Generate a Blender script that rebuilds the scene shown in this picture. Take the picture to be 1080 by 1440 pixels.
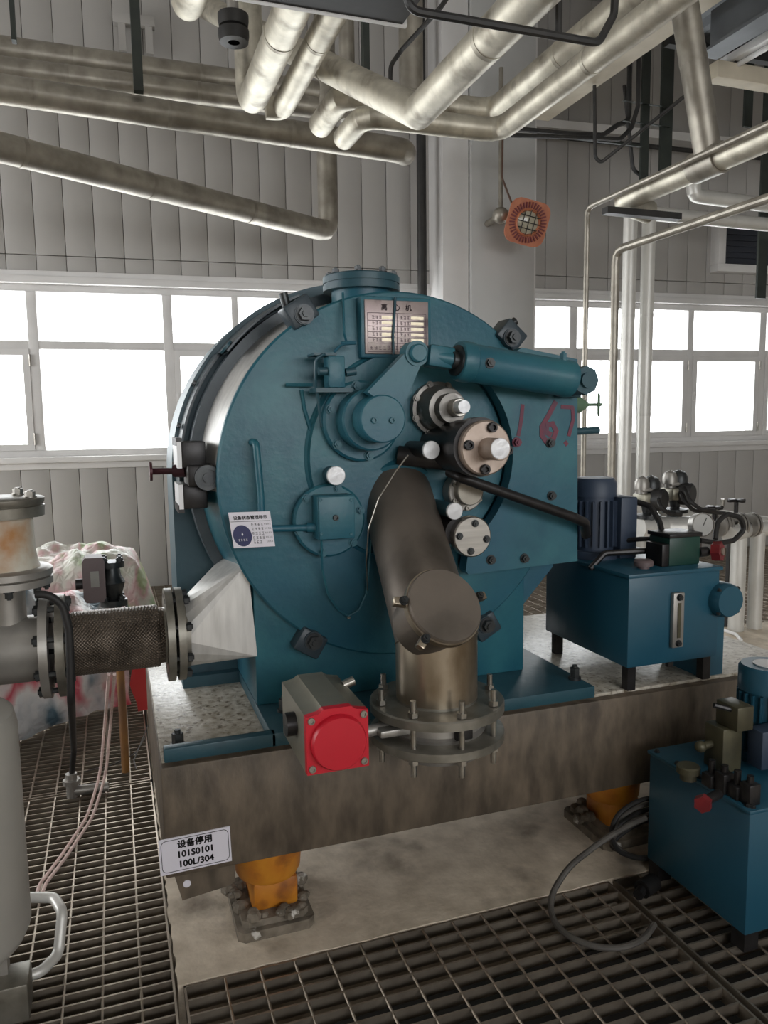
import bpy, bmesh, math, random
from mathutils import Vector as V, Matrix, Quaternion

for o in list(bpy.data.objects): bpy.data.objects.remove(o)
scene = bpy.context.scene
COL = scene.collection
random.seed(7)

# ------------------------------------------------------------------ camera
FPX, CAMH = 1081.0, 1.5
YAW, PITCH, ROLL = math.radians(19.3), math.atan(126/1081.0), 0.014
fw = V((math.sin(YAW)*math.cos(PITCH), math.cos(YAW)*math.cos(PITCH), -math.sin(PITCH)))
_r = V((math.cos(YAW), -math.sin(YAW), 0)); _u = _r.cross(fw)
RT = _r*math.cos(ROLL) - _u*math.sin(ROLL)
UP = _r*math.sin(ROLL) + _u*math.cos(ROLL)
CAM = V((0, 0, CAMH))
cd = bpy.data.cameras.new('camera'); cam = bpy.data.objects.new('camera', cd); COL.objects.link(cam)
cd.sensor_fit = 'VERTICAL'; cd.sensor_height = 36.0; cd.lens = FPX/1440*36.0
cd.clip_start = 0.02; cd.clip_end = 200
M = Matrix((( RT.x, UP.x, -fw.x), (RT.y, UP.y, -fw.y), (RT.z, UP.z, -fw.z))).to_4x4()
M.translation = CAM; cam.matrix_world = M
scene.camera = cam

# ------------------------------------------------------------------ sky, windows' portals, exposure
scene.view_settings.view_transform = 'Standard'; scene.view_settings.look = 'None'
scene.view_settings.gamma = 1.0; scene.view_settings.use_curve_mapping = False
scene.view_settings.exposure = 0.18
world = bpy.data.worlds.new('sky'); scene.world = world; world.use_nodes = True
bg = world.node_tree.nodes['Background']
bg.inputs['Color'].default_value = (0.97, 0.985, 1.0, 1); bg.inputs['Strength'].default_value = 7.0
WA = math.radians(3.8)                                             # the back wall is not quite parallel to the machine
wd = V((math.cos(WA), -math.sin(WA), 0)); wn = V((-math.sin(WA), -math.cos(WA), 0))
W0 = V((math.sin(YAW)*7.7, math.cos(YAW)*7.7, 0))
def W(u, v, z): return W0 + wd*u + wn*v + V((0, 0, z))
SILL, HEAD, TRANS = 1.235, 2.74, 2.22
XL, XR, YB, ZC = -6.0, 9.0, -4.5, 5.75                             # the other three walls and the roof
def portal(c, d, sx, sy):
    l = bpy.data.lights.new('window_daylight', 'AREA'); l.shape = 'RECTANGLE'; l.size = sx; l.size_y = sy
    l.cycles.is_portal = True
    o = bpy.data.objects.new('window_daylight', l); COL.objects.link(o); o.location = c
    o.rotation_euler = V(d).to_track_quat('-Z', 'Y').to_euler()
portal(W(-3.6, -.12, (SILL+HEAD)/2), wn, 8.2, HEAD-SILL)
portal(W(4.3, -.12, (SILL+HEAD)/2), wn, 5.4, HEAD-SILL)
portal((XL-.02, 5.0, 2.2), (1, 0, 0), 6.0, 2.0)
portal((2.0, YB-.02, 2.5), (0, 1, 0), 6.0, 1.6)

# ------------------------------------------------------------------ pixel -> point on a known plane
def ray(x, y): return fw + RT*((x-540)/FPX) - UP*((y-720)/FPX)
def atY(x, y, Y): d = ray(x, y); return CAM + d*(Y/d.y)
def atZ(x, y, Z): d = ray(x, y); return CAM + d*((Z-CAMH)/d.z)
def atX(x, y, X): d = ray(x, y); return CAM + d*(X/d.x)
def atW(x, y, v=0.0):
    d = ray(x, y); t = (W0 + wn*v - CAM).dot(wn)/d.dot(wn); return CAM + d*t
def uvz(p): q = V(p)-W0; return q.dot(wd), q.dot(wn), p[2]
def mpp(p): return (V(p)-CAM).dot(fw)/FPX                          # metres per photo pixel at a point

# ------------------------------------------------------------------ mesh helpers
def frame(axis):
    a = V(axis).normalized(); t = V((0, 0, 1)) if abs(a.z) < .9 else V((0, 1, 0))
    x = t.cross(a).normalized(); return x, a.cross(x).normalized(), a
class MB:
    def __init__(s): s.v = []; s.f = []
    def add(s, vs, fs):
        n = len(s.v); s.v += [V(p) for p in vs]; s.f += [tuple(i+n for i in f) for f in fs]; return s
    def box(s, lo, hi, bev=0.0):
        return s.obox((V(lo)+V(hi))/2, V((hi[0]-lo[0], hi[1]-lo[1], hi[2]-lo[2])), None, bev)
    def obox(s, c, size, axes=None, bev=0.0):
        ex, ey, ez = axes or (V((1,0,0)), V((0,1,0)), V((0,0,1)))
        h = [abs(a)/2 for a in size]; c = V(c)
        if bev <= 0 or bev >= min(h):
            vs = [c+ex*(i*h[0])+ey*(j*h[1])+ez*(k*h[2]) for k in (-1,1) for j in (-1,1) for i in (-1,1)]
            return s.add(vs, [(0,2,3,1),(4,5,7,6),(0,1,5,4),(2,6,7,3),(0,4,6,2),(1,3,7,5)])
        b = bmesh.new(); bmesh.ops.create_cube(b, size=1)
        for w in b.verts: w.co = V((w.co.x*2*h[0], w.co.y*2*h[1], w.co.z*2*h[2]))
        bmesh.ops.bevel(b, geom=list(b.edges), offset=bev, segments=2, affect='EDGES', profile=.5)
        b.verts.ensure_lookup_table()
        vs = [c+ex*w.co.x+ey*w.co.y+ez*w.co.z for w in b.verts]; fs = [[w.index for w in f.verts] for f in b.faces]
        b.free(); return s.add(vs, fs)
    def cyl(s, p0, p1, r0, r1=None, seg=24):
        r1 = r0 if r1 is None else r1
        L = (V(p1)-V(p0)).length
        return s.lathe(p0, V(p1)-V(p0), [(0, 0), (0, r0), (L, r1), (L, 0)], seg)
    def lathe(s, o, axis, prof, seg=32, a0=0.0, a1=None, xdir=None):
        x, y, a = frame(axis); o = V(o)
        if xdir is not None: x = V(xdir).normalized(); y = a.cross(x).normalized()
        full = a1 is None; n = seg if full else seg+1; rng = (2*math.pi if full else a1-a0)
        vs = []; rings = []
        for t, r in prof:
            if r < 1e-7: rings.append([len(vs)]*n); vs.append(o+a*t)
            else:
                st = len(vs); rings.append(list(range(st, st+n)))
                for i in range(n):
                    q = a0+rng*i/seg; vs.append(o+a*t+(x*math.cos(q)+y*math.sin(q))*r)
        fs = []
        for k in range(len(prof)-1):
            A, B = rings[k], rings[k+1]
            for i in range(seg):
                j = (i+1) % n
                f = []
                for q in (A[i], A[j], B[j], B[i]):
                    if q not in f: f.append(q)
                if len(f) > 2: fs.append(f)
        return s.add(vs, fs)
    def tube(s, pts, r, seg=12, bend=0.0, closed=False, caps=True, nb=6):
        P = [V(p) for p in pts]
        if bend > 0 and len(P) > 2:
            Q = [P[0]]
            for i in range(1, len(P)-1):
                a, b = (P[i-1]-P[i]), (P[i+1]-P[i]); la, lb = a.length, b.length; a.normalize(); b.normalize()
                ang = a.angle(b)
                if ang > 3.0: Q.append(P[i]); continue
                d = min(bend/max(math.tan(ang/2), .05), la*.49, lb*.49)
                s0, s1 = P[i]+a*d, P[i]+b*d
                for k in range(nb+1):
                    t = k/nb; Q.append(s0*(1-t)**2 + P[i]*2*t*(1-t) + s1*t*t)
            Q.append(P[-1]); P = Q
        n = len(P); rr = r if isinstance(r, (list, tuple)) else None
        T = []
        for i in range(n):
            if closed: T.append((P[(i+1) % n]-P[i-1]).normalized())
            elif i == 0: T.append((P[1]-P[0]).normalized())
            elif i == n-1: T.append((P[-1]-P[-2]).normalized())
            else: T.append(((P[i+1]-P[i]).normalized()+(P[i]-P[i-1]).normalized()).normalized())
        x = frame(T[0])[0]; vs = []; st = []
        for i in range(n):
            x = (x-T[i]*x.dot(T[i])).normalized(); y = T[i].cross(x)
            ri = rr[min(i, len(rr)-1)] if rr else r
            st.append(len(vs))
            for k in range(seg):
                q = 2*math.pi*k/seg; vs.append(P[i]+(x*math.cos(q)+y*math.sin(q))*ri)
        fs = []
        for i in range(n if closed else n-1):
            A, B = st[i], st[(i+1) % n]
            for k in range(seg):
                j = (k+1) % seg; fs.append((A+k, A+j, B+j, B+k))
        if caps and not closed:
            fs.append(tuple(st[0]+k for k in reversed(range(seg)))); fs.append(tuple(st[-1]+k for k in range(seg)))
        return s.add(vs, fs)
    def prism(s, poly, fn, depth):
        """poly: 2D points, fn(a,b)->V, extruded by the vector depth"""
        n = len(poly); d = V(depth); A = [fn(*p) for p in poly]; vs = A+[p+d for p in A]
        fs = [tuple(reversed(range(n))), tuple(range(n, 2*n))]+[(i, (i+1) % n, (i+1) % n+n, i+n) for i in range(n)]
        return s.add(vs, fs)
    def sphere(s, c, r, seg=16, rings=10, scale=(1,1,1)):
        vs = []; fs = []; c = V(c)
        for i in range(rings+1):
            t = math.pi*i/rings
            for k in range(seg):
                q = 2*math.pi*k/seg
                vs.append(c+V((math.sin(t)*math.cos(q)*r*scale[0], math.sin(t)*math.sin(q)*r*scale[1], math.cos(t)*r*scale[2])))
        for i in range(rings):
            for k in range(seg):
                j = (k+1) % seg; fs.append((i*seg+k, (i+1)*seg+k, (i+1)*seg+j, i*seg+j))
        return s.add(vs, fs)
    def grid(s, nu, nv, fn):
        vs = [fn(i/nu, j/nv) for j in range(nv+1) for i in range(nu+1)]
        return s.add(vs, [(j*(nu+1)+i, j*(nu+1)+i+1, (j+1)*(nu+1)+i+1, (j+1)*(nu+1)+i) for j in range(nv) for i in range(nu)])
    def mesh(s, name, c=None, ang=35):
        c = V((0,0,0)) if c is None else c
        me = bpy.data.meshes.new(name); b = bmesh.new()
        vv = [b.verts.new(p-c) for p in s.v]
        for f in s.f:
            try: b.faces.new([vv[i] for i in f])
            except ValueError: pass
        bmesh.ops.remove_doubles(b, verts=b.verts, dist=1e-6)
        bmesh.ops.recalc_face_normals(b, faces=b.faces)
        b.to_mesh(me); b.free()
        me.shade_smooth(); me.set_sharp_from_angle(angle=math.radians(ang))
        return me

WL = {}                                                            # world location of every object (nothing that parents is rotated)
def put(name, me, mat, parent, c):
    o = bpy.data.objects.new(name, me); COL.objects.link(o); c = V(c)
    if me is not None and mat is not None and not me.materials: me.materials.append(mat)
    if parent is not None: o.parent = parent; o.location = c - WL[parent.name]
    else: o.location = c
    WL[o.name] = c
    return o
def obj(name, mb, mat, parent=None, ang=35, origin=None):
    lo = V([min(p[i] for p in mb.v) for i in range(3)]); hi = V([max(p[i] for p in mb.v) for i in range(3)])
    c = V(origin) if origin is not None else (lo+hi)/2
    return put(name, mb.mesh(name, c, ang), mat, parent, c)
def tag(o, label, cat, group=None, kind=None):
    o['label'] = label; o['category'] = cat
    if group: o['group'] = group
    if kind: o['kind'] = kind
    return o
def thing(name, label, cat, loc, group=None): return tag(put(name, None, None, None, loc), label, cat, group)
def struct(o, label=None):
    o['kind'] = 'structure'
    if label: o['label'] = label
    return o
_share = {}
def shared(key, name, build, mat, parent, loc, axis=None, ang=35):
    """alike pieces share one mesh, built about the origin with its axis along +Z"""
    if key not in _share:
        mb = MB(); build(mb); me = mb.mesh(name, None, ang); me.materials.append(mat); _share[key] = me
    o = put(name, _share[key], None, parent, loc)
    if axis is not None:
        o.rotation_mode = 'QUATERNION'; o.rotation_quaternion = V((0,0,1)).rotation_difference(V(axis).normalized())
    return o
def bolt(parent, p, axis, r, h, mat, name='bolt', washer=True):
    def b(m):
        if washer: m.cyl((0,0,0), (0,0,h*.18), r*1.35, seg=14)
        m.cyl((0,0,h*.1), (0,0,h*.8), r*1.05, seg=6); m.cyl((0,0,h*.8), (0,0,h), r*.55, seg=10)
    return shared(('bolt', round(r,5), round(h,5), mat.name, washer), name, b, mat, parent, p, axis)
def socket_screw(parent, p, axis, r, h, mat, name='screw'):
    def b(m): m.lathe((0,0,0), (0,0,1), [(0,0),(0,r),(h*.85,r),(h,r*.9),(h,r*.55),(h*.4,r*.5),(h*.4,0)], 14)
    return shared(('sock', round(r,5), round(h,5), mat.name), name, b, mat, parent, p, axis)
def stud(parent, p, axis, r, L, nuts, mat, name='stud'):
    def b(m):
        m.cyl((0,0,0), (0,0,L), r, seg=10)
        for t in nuts: m.cyl((0,0,t), (0,0,t+r*1.6), r*1.8, seg=6)
    return shared(('stud', round(r,5), round(L,5), tuple(nuts), mat.name), name, b, mat, parent, p, axis)

# ------------------------------------------------------------------ materials
def lin(c): return tuple(((x/255)/12.92 if x/255 <= .04045 else ((x/255+.055)/1.055)**2.4) for x in c)
def material(name, c1, c2=None, rough=.5, metal=0.0, scale=6.0, bump=0.0, bscale=40.0, stretch=(1,1,1), c3=None, s3=3.0, t3=(.55,.7),
             rough2=None, spec=.5, coat=0.0, detail=6.0):
    m = bpy.data.materials.new(name); m.use_nodes = True; nt = m.node_tree; N = nt.nodes; L = nt.links
    p = N['Principled BSDF']; p.inputs['Roughness'].default_value = rough; p.inputs['Metallic'].default_value = metal
    p.inputs['Specular IOR Level'].default_value = spec; p.inputs['Coat Weight'].default_value = coat
    A = (*lin(c1), 1); p.inputs['Base Color'].default_value = A
    tc = N.new('ShaderNodeTexCoord'); mp = N.new('ShaderNodeMapping'); L.new(tc.outputs['Object'], mp.inputs['Vector'])
    mp.inputs['Scale'].default_value = stretch
    if c2 is not None:
        n = N.new('ShaderNodeTexNoise'); n.inputs['Scale'].default_value = scale; n.inputs['Detail'].default_value = detail
        L.new(mp.outputs['Vector'], n.inputs['Vector'])
        r = N.new('ShaderNodeValToRGB'); r.color_ramp.elements[0].position = .32; r.color_ramp.elements[1].position = .68
        r.color_ramp.elements[0].color = A; r.color_ramp.elements[1].color = (*lin(c2), 1)
        L.new(n.outputs['Fac'], r.inputs['Fac']); out = r.outputs['Color']
        if c3 is not None:
            n3 = N.new('ShaderNodeTexNoise'); n3.inputs['Scale'].default_value = s3; n3.inputs['Detail'].default_value = 8
            L.new(mp.outputs['Vector'], n3.inputs['Vector'])
            r3 = N.new('ShaderNodeValToRGB'); r3.color_ramp.elements[0].position = t3[0]; r3.color_ramp.elements[1].position = t3[1]
            L.new(n3.outputs['Fac'], r3.inputs['Fac'])
            mx = N.new('ShaderNodeMix'); mx.data_type = 'RGBA'; L.new(r3.outputs['Color'], mx.inputs['Factor'])
            L.new(out, mx.inputs['A']); mx.inputs['B'].default_value = (*lin(c3), 1); out = mx.outputs['Result']
        L.new(out, p.inputs['Base Color'])
        if rough2 is not None:
            mr = N.new('ShaderNodeMapRange'); mr.inputs['To Min'].default_value = rough; mr.inputs['To Max'].default_value = rough2
            L.new(n.outputs['Fac'], mr.inputs['Value']); L.new(mr.outputs['Result'], p.inputs['Roughness'])
    if bump > 0:
        nb = N.new('ShaderNodeTexNoise'); nb.inputs['Scale'].default_value = bscale; nb.inputs['Detail'].default_value = 5
        L.new(mp.outputs['Vector'], nb.inputs['Vector'])
        bp = N.new('ShaderNodeBump'); bp.inputs['Strength'].default_value = min(bump, 1); bp.inputs['Distance'].default_value = .004
        L.new(nb.outputs['Fac'], bp.inputs['Height']); L.new(bp.outputs['Normal'], p.inputs['Normal'])
    return m
mt = {}
mt['teal'] = material('teal_machine_paint', (30,86,102), (48,106,116), rough=.42, scale=9, bump=.25, bscale=60, c3=(22,78,104), s3=2.2, t3=(.5,.75))
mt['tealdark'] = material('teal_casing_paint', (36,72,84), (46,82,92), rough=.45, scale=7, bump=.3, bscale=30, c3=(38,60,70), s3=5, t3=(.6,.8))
mt['tank'] = material('blue_tank_paint', (30,76,96), (36,84,102), rough=.38, scale=3, bump=.12, bscale=30)
mt['motor'] = material('slate_blue_motor_paint', (54,66,84), (44,56,74), rough=.5, scale=8)
mt['stainless'] = material('brushed_stainless', (186,182,176), (160,156,150), rough=.3, rough2=.42, metal=1, scale=5, stretch=(1,1,14), bump=.05, bscale=30)
mt['matsteel'] = material('matt_stainless', (176,172,166), (150,146,140), rough=.42, metal=.65, scale=8, bump=.08)
mt['steel'] = material('dull_flange_steel', (148,144,134), (112,108,98), rough=.42, metal=.6, scale=14, bump=.12, c3=(86,70,52), s3=7, t3=(.62,.75))
mt['chute'] = material('grey_chute_steel', (128,118,108), (108,100,92), rough=.48, metal=.55, scale=5, bump=.06, c3=(76,70,62), s3=3)
mt['chutelow'] = material('bare_welded_chute_steel', (186,174,156), (136,124,106), rough=.3, metal=.85, scale=7, bump=.08, stretch=(1,1,.5), c3=(96,78,56), s3=4, t3=(.58,.74))
mt['satin'] = material('satin_stainless', (226,224,220), (204,202,198), rough=.42, metal=.55, scale=6, stretch=(6,6,1), bump=.1, bscale=20)
mt['slate'] = material('backlit_guard_and_clamp_slate', (58,70,76), (46,58,66), rough=.4, scale=8, bump=.2, bscale=40)  # backlit shade put into the guard and ring colour; rim clamps are grey steel
mt['alu'] = material('aluminium_pipe_cladding', (212,206,190), (176,170,156), rough=.38, rough2=.55, metal=.7, scale=9, bump=.35, bscale=14, c3=(132,124,110), s3=7, t3=(.54,.72), detail=9)
mt['aluwhite'] = material('pale_pipe_cladding', (226,224,218), (206,204,198), rough=.42, metal=.35, scale=4, bump=.2, bscale=10)
mt['aludull'] = material('dull_pipe_cladding', (178,172,160), (140,134,124), rough=.42, metal=.65, scale=8, bump=.25, bscale=9)
mt['dark'] = material('dark_painted_steel', (44,44,44), (58,56,54), rough=.5, metal=.2, scale=10)
mt['darkgreen'] = material('dark_green_support_paint', (40,46,42), (50,56,50), rough=.55, scale=9)
mt['black'] = material('black_rubber', (26,25,25), (36,34,33), rough=.6, scale=20)
mt['iron'] = material('oily_black_iron', (38,36,36), (54,52,52), rough=.38, metal=.5, scale=16, bump=.1)
mt['boltdark'] = material('dark_bolt_steel', (74,76,76), (54,56,58), rough=.4, metal=.7, scale=30)
mt['boltsteel'] = material('bright_bolt_steel', (176,172,164), (140,136,128), rough=.34, metal=.9, scale=30)
mt['worn'] = material('worn_bare_flange_metal', (176,160,148), (150,134,122), rough=.42, metal=.65, scale=16, bump=.15, c3=(110,86,70), s3=12, t3=(.6,.72))
mt['scraped'] = material('paint_scraped_metal', (140,136,130), (96,92,88), rough=.4, metal=.6, scale=12, c3=(176,172,168), s3=16, t3=(.58,.66), bump=.2)
mt['whitecap'] = material('white_foil_cap', (226,226,226), (196,196,198), rough=.32, metal=.3, scale=18, bump=.25, bscale=60)
mt['red'] = material('red_actuator_paint', (200,22,44), (188,20,40), rough=.4, scale=4)
mt['redknob'] = material('dark_red_knob', (128,34,38), (104,28,32), rough=.45, scale=12)
mt['redmark'] = material('red_brush_paint', (124,52,70), (92,62,78), rough=.6, scale=40, detail=9)
mt['aluact'] = material('anodised_actuator_body', (150,146,132), (134,130,116), rough=.42, metal=.55, scale=6)
mt['paper'] = material('white_laminated_paper', (226,222,230), rough=.35)
mt['ink'] = material('black_ink', (14,14,16), rough=.5)
mt['inkblue'] = material('navy_print', (38,36,92), (30,40,84), rough=.35, scale=20)
mt['plate'] = material('worn_rating_plate', (176,158,158), (150,140,132), rough=.38, metal=.5, scale=12, c3=(112,98,100), s3=16, t3=(.55,.7))
mt['platepale'] = material('rating_plate_fields', (206,196,168), (176,162,140), rough=.35, metal=.4, scale=40)
mt['plateink'] = material('rating_plate_ink', (84,66,72), (104,84,88), rough=.5, scale=60)
mt['orange'] = material('orange_foot_paint', (206,138,40), (180,104,30), rough=.5, scale=10, bump=.2, c3=(120,72,34), s3=7, t3=(.58,.7))
mt['mortar'] = material('rough_mortar', (136,126,112), (96,88,76), rough=.9, scale=20, bump=1, bscale=50, c3=(200,196,188), s3=18, t3=(.62,.68))
mt['plinth'] = material('stained_plinth_concrete', (112,99,84), (78,69,58), rough=.5, scale=22, stretch=(1,1,.4), bump=.4, bscale=70, c3=(54,46,40), s3=10, t3=(.56,.82), detail=9)
mt['screed'] = material('speckled_screed', (206,200,188), (156,146,128), rough=.3, spec=.6, scale=40, bump=.4, bscale=50, c3=(112,100,84), s3=60, t3=(.56,.66))
mt['concrete'] = material('pale_concrete', (222,208,188), (192,178,158), rough=.72, scale=14, bump=.5, bscale=70, c3=(116,104,90), s3=6, t3=(.54,.78), detail=10)
mt['pit'] = material('dark_lower_floor', (40,35,31), (32,33,27), rough=.8, scale=1.5)
mt['galv'] = material('galvanised_grating', (184,172,156), (150,138,124), rough=.4, metal=.8, scale=9, bump=.1)
mt['wall'] = material('grey_wall_panel', (178,175,171), (172,169,165), rough=.5, scale=1.5)
mt['walledge'] = material('wall_panel_joint', (150,147,144), rough=.7)
mt['wallwhite'] = material('white_trim_metal', (226,224,222), (216,214,212), rough=.45, scale=3)
mt['pvc'] = material('white_window_frame', (222,220,218), (212,210,208), rough=.4, scale=4)
mt['column'] = material('pale_column_cladding', (196,196,194), (188,188,186), rough=.42, scale=2)
mt['creampaint'] = material('cream_steel_paint', (206,196,176), (188,178,158), rough=.55, scale=5)
mt['deck'] = material('grey_corrugated_deck', (110,114,118), (96,100,104), rough=.5, metal=.4, scale=5)
mt['roof'] = material('white_roof_sheet', (196,194,190), (186,184,180), rough=.6, scale=2)
mt['tanklight'] = material('beige_tank_paint', (176,172,164), (162,158,150), rough=.45, scale=3)
mt['rustpipe'] = material('rusty_cream_pipe', (206,200,186), (190,184,168), rough=.5, scale=5, c3=(166,110,44), s3=6, t3=(.5,.68))
mt['braid'] = None
mt['actgrey'] = material('grey_brown_actuator', (112,98,98), (100,86,86), rough=.5, scale=8)
mt['rope'] = material('pale_pink_rope', (236,212,204), (216,186,178), rough=.8, scale=60, bump=.5, bscale=200)
mt['rust'] = material('yellow_rusty_post', (170,120,52), (96,70,60), rough=.6, scale=7, stretch=(1,1,.4))
mt['lamporange'] = material('orange_lamp_casting', (204,128,90), (180,106,76), rough=.5, scale=12)
mt['green'] = material('green_valve_paint', (22,52,46), (30,66,56), rough=.4, scale=9)
mt['greenpale'] = material('pale_green_valve_paint', (110,138,110), (92,120,96), rough=.5, scale=9)
mt['olive'] = material('oily_olive_block', (92,88,66), (70,66,52), rough=.45, metal=.3, scale=12)
mt['gauge'] = material('grey_gauge_dial', (150,148,142), (132,130,124), rough=.3, scale=9)
mt['white'] = material('white_enamel', (232,232,232), rough=.4)
mt['louver'] = material('dark_fan_louver', (38,42,52), (46,50,60), rough=.5, scale=4)
mt['cable'] = material('grey_cable', (88,84,78), (70,66,62), rough=.6, scale=20)
def glass_mat(name, tint=(.97,.98,.98), gloss=.06):
    m = bpy.data.materials.new(name); m.use_nodes = True; nt = m.node_tree; N = nt.nodes; L = nt.links
    N.remove(N['Principled BSDF']); t = N.new('ShaderNodeBsdfTransparent'); t.inputs['Color'].default_value = (*tint, 1)
    g = N.new('ShaderNodeBsdfGlossy'); g.inputs['Roughness'].default_value = .03; mx = N.new('ShaderNodeMixShader'); mx.inputs['Fac'].default_value = gloss
    L.new(t.outputs['BSDF'], mx.inputs[1]); L.new(g.outputs['BSDF'], mx.inputs[2]); L.new(mx.outputs['Shader'], N['Material Output'].inputs['Surface'])
    return m
mt['glass'] = glass_mat('window_glass')
def braid_mat():
    m = material('braided_wire_sleeve', (128,116,104), (92,82,72), rough=.45, metal=.7, scale=10, c3=(70,62,54), s3=5)
    nt = m.node_tree; N = nt.nodes; L = nt.links; p = N['Principled BSDF']
    tc = N.new('ShaderNodeTexCoord'); bp = N.new('ShaderNodeBump'); bp.inputs['Strength'].default_value = .9; bp.inputs['Distance'].default_value = .004
    outs = []
    for a in (45, -45):
        mp = N.new('ShaderNodeMapping'); mp.inputs['Rotation'].default_value = (0, math.radians(a), 0); L.new(tc.outputs['Object'], mp.inputs['Vector'])
        w = N.new('ShaderNodeTexWave'); w.inputs['Scale'].default_value = 46; w.bands_direction = 'X'; L.new(mp.outputs['Vector'], w.inputs['Vector']); outs.append(w.outputs['Fac'])
    mm = N.new('ShaderNodeMath'); mm.operation = 'MULTIPLY'; L.new(outs[0], mm.inputs[0]); L.new(outs[1], mm.inputs[1])
    L.new(mm.outputs[0], bp.inputs['Height']); L.new(bp.outputs['Normal'], p.inputs['Normal'])
    return m
mt['braid'] = braid_mat()
def tarp_mat(name, cols, sc, rot):
    m = bpy.data.materials.new(name); m.use_nodes = True; nt = m.node_tree; N = nt.nodes; L = nt.links; p = N['Principled BSDF']
    p.inputs['Roughness'].default_value = .4; p.inputs['Specular IOR Level'].default_value = .6
    tc = N.new('ShaderNodeTexCoord'); mp = N.new('ShaderNodeMapping'); mp.inputs['Rotation'].default_value = rot; mp.inputs['Scale'].default_value = sc
    L.new(tc.outputs['Object'], mp.inputs['Vector'])
    n = N.new('ShaderNodeTexNoise'); n.inputs['Scale'].default_value = 2.3; n.inputs['Detail'].default_value = 3; L.new(mp.outputs['Vector'], n.inputs['Vector'])
    r = N.new('ShaderNodeValToRGB'); e = r.color_ramp.elements
    while len(e) < len(cols): e.new(.5)
    for k, (pos, c) in enumerate(cols): e[k].position = pos; e[k].color = (*lin(c), 1)
    L.new(n.outputs['Fac'], r.inputs['Fac']); L.new(r.outputs['Color'], p.inputs['Base Color'])
    v = N.new('ShaderNodeTexVoronoi'); v.inputs['Scale'].default_value = 22; v.feature = 'DISTANCE_TO_EDGE'; L.new(tc.outputs['Object'], v.inputs['Vector'])
    bp = N.new('ShaderNodeBump'); bp.inputs['Strength'].default_value = .6; bp.inputs['Distance'].default_value = .015
    L.new(v.outputs['Distance'], bp.inputs['Height']); L.new(bp.outputs['Normal'], p.inputs['Normal'])
    return m
mt['tarp'] = tarp_mat('printed_plastic_sheet', [(.36,(92,118,134)),(.43,(214,214,216)),(.47,(232,228,226)),(.52,(220,160,164)),(.56,(206,74,92)),(.62,(228,214,214))], (1.6,.5,1.0), (0,.6,.3))
mt['tarp2'] = tarp_mat('mottled_plastic_sheet', [(.36,(150,172,128)),(.44,(214,214,200)),(.50,(222,216,206)),(.56,(214,176,176)),(.62,(176,190,146))], (2,1,1.4), (0,.3,.9))
mt['tarpred'] = material('red_plastic_sheet', (226,66,66), (210,58,60), rough=.4, scale=4)

# ------------------------------------------------------------------ text
def text_mb(body, size, fn, offset=0.0, align='CENTER', space=1.0):
    c = bpy.data.curves.new('lettering', 'FONT'); c.body = body; c.size = size; c.align_x = align; c.align_y = 'CENTER'
    c.space_line = space; c.resolution_u = 3
    o = bpy.data.objects.new('lettering', c); COL.objects.link(o); bpy.context.view_layer.update()
    dg = bpy.context.evaluated_depsgraph_get(); me = bpy.data.meshes.new_from_object(o.evaluated_get(dg))
    m = MB()
    for ox, oy in ([(0, 0)] if offset <= 0 else [(0, 0), (offset, 0), (-offset, 0), (0, offset), (0, -offset)]):
        m.add([fn(v.co.x+ox, v.co.y+oy) for v in me.vertices], [tuple(p.vertices) for p in me.polygons])
    bpy.data.objects.remove(o); bpy.data.curves.remove(c); bpy.data.meshes.remove(me)
    return m

def marks_mb(n, size, fn, gap=1.12):
    """worn print that can no longer be read: small stroke clusters the size of characters"""
    m = MB(); rnd = random.Random(n*131+int(size*1e5))
    def bar(x0, y0, x1, y1): m.add([fn(x0, y0), fn(x1, y0), fn(x1, y1), fn(x0, y1)], [(0,1,2,3)])
    for i in range(n):
        x = i*size*gap; h = size*.5; w = size*.42; t = size*.06
        for k in range(3): y = -h*.8+h*.8*k+rnd.uniform(-.1, .1)*h; bar(x-w*rnd.uniform(.6, 1), y-t, x+w*rnd.uniform(.6, 1), y+t)
        xx = x+rnd.uniform(-.5, .5)*w; bar(xx-t, -h*.9, xx+t, h*.9)
    return m

# ================================================================== the room
def wbox(m, u0, u1, v0, v1, z0, z1, bev=0.0):
    return m.obox(W((u0+u1)/2, (v0+v1)/2, (z0+z1)/2), (u1-u0, v1-v0, z1-z0), (wd, wn, V((0,0,1))), bev)
UL, UR = -8.8, 6.9
U1, U2 = 0.42, 1.55                                                # solid wall behind the column, windows left and right of it
m = MB(); wbox(m, UL, UR, -.2, -.05, -2.6, SILL-.02); wbox(m, UL, UR, -.2, -.05, HEAD+.02, ZC)
wbox(m, U1, U2, -.2, -.05, SILL-.02, HEAD+.02); wbox(m, UL, -7.7, -.2, -.05, SILL-.02, HEAD+.02)
wall_back = struct(obj('wall_back', m, mt['walledge']), 'grey sandwich panel wall with a window band')
PW = .243
def wpanel(h): return lambda mm: mm.obox((0,0,0), (PW-.004, .05, h), (wd, wn, V((0,0,1))), .005)
zb0, zb1, zt0, zt1, zu0, zu1 = 0.0, SILL-.11, HEAD+.11, 2.98, 2.985, ZC-.05
k = 0; u = -3.337 - PW*18
while u < UR-.3:
    uc = u+PW/2
    for key, a, b in (('lo', zb0, zb1), ('mid', zt0, zt1), ('up', zu0, zu1)):
        shared(('wallpanel', key), 'wall_panel', wpanel(b-a), mt['wall'], wall_back, W(uc, -.025, (a+b)/2))
    if U1 <= u and u+PW <= U2+.02:
        shared(('wallpanel', 'win'), 'wall_panel', wpanel(HEAD-SILL), mt['wall'], wall_back, W(uc, -.025, (SILL+HEAD)/2))
    u += PW
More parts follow.
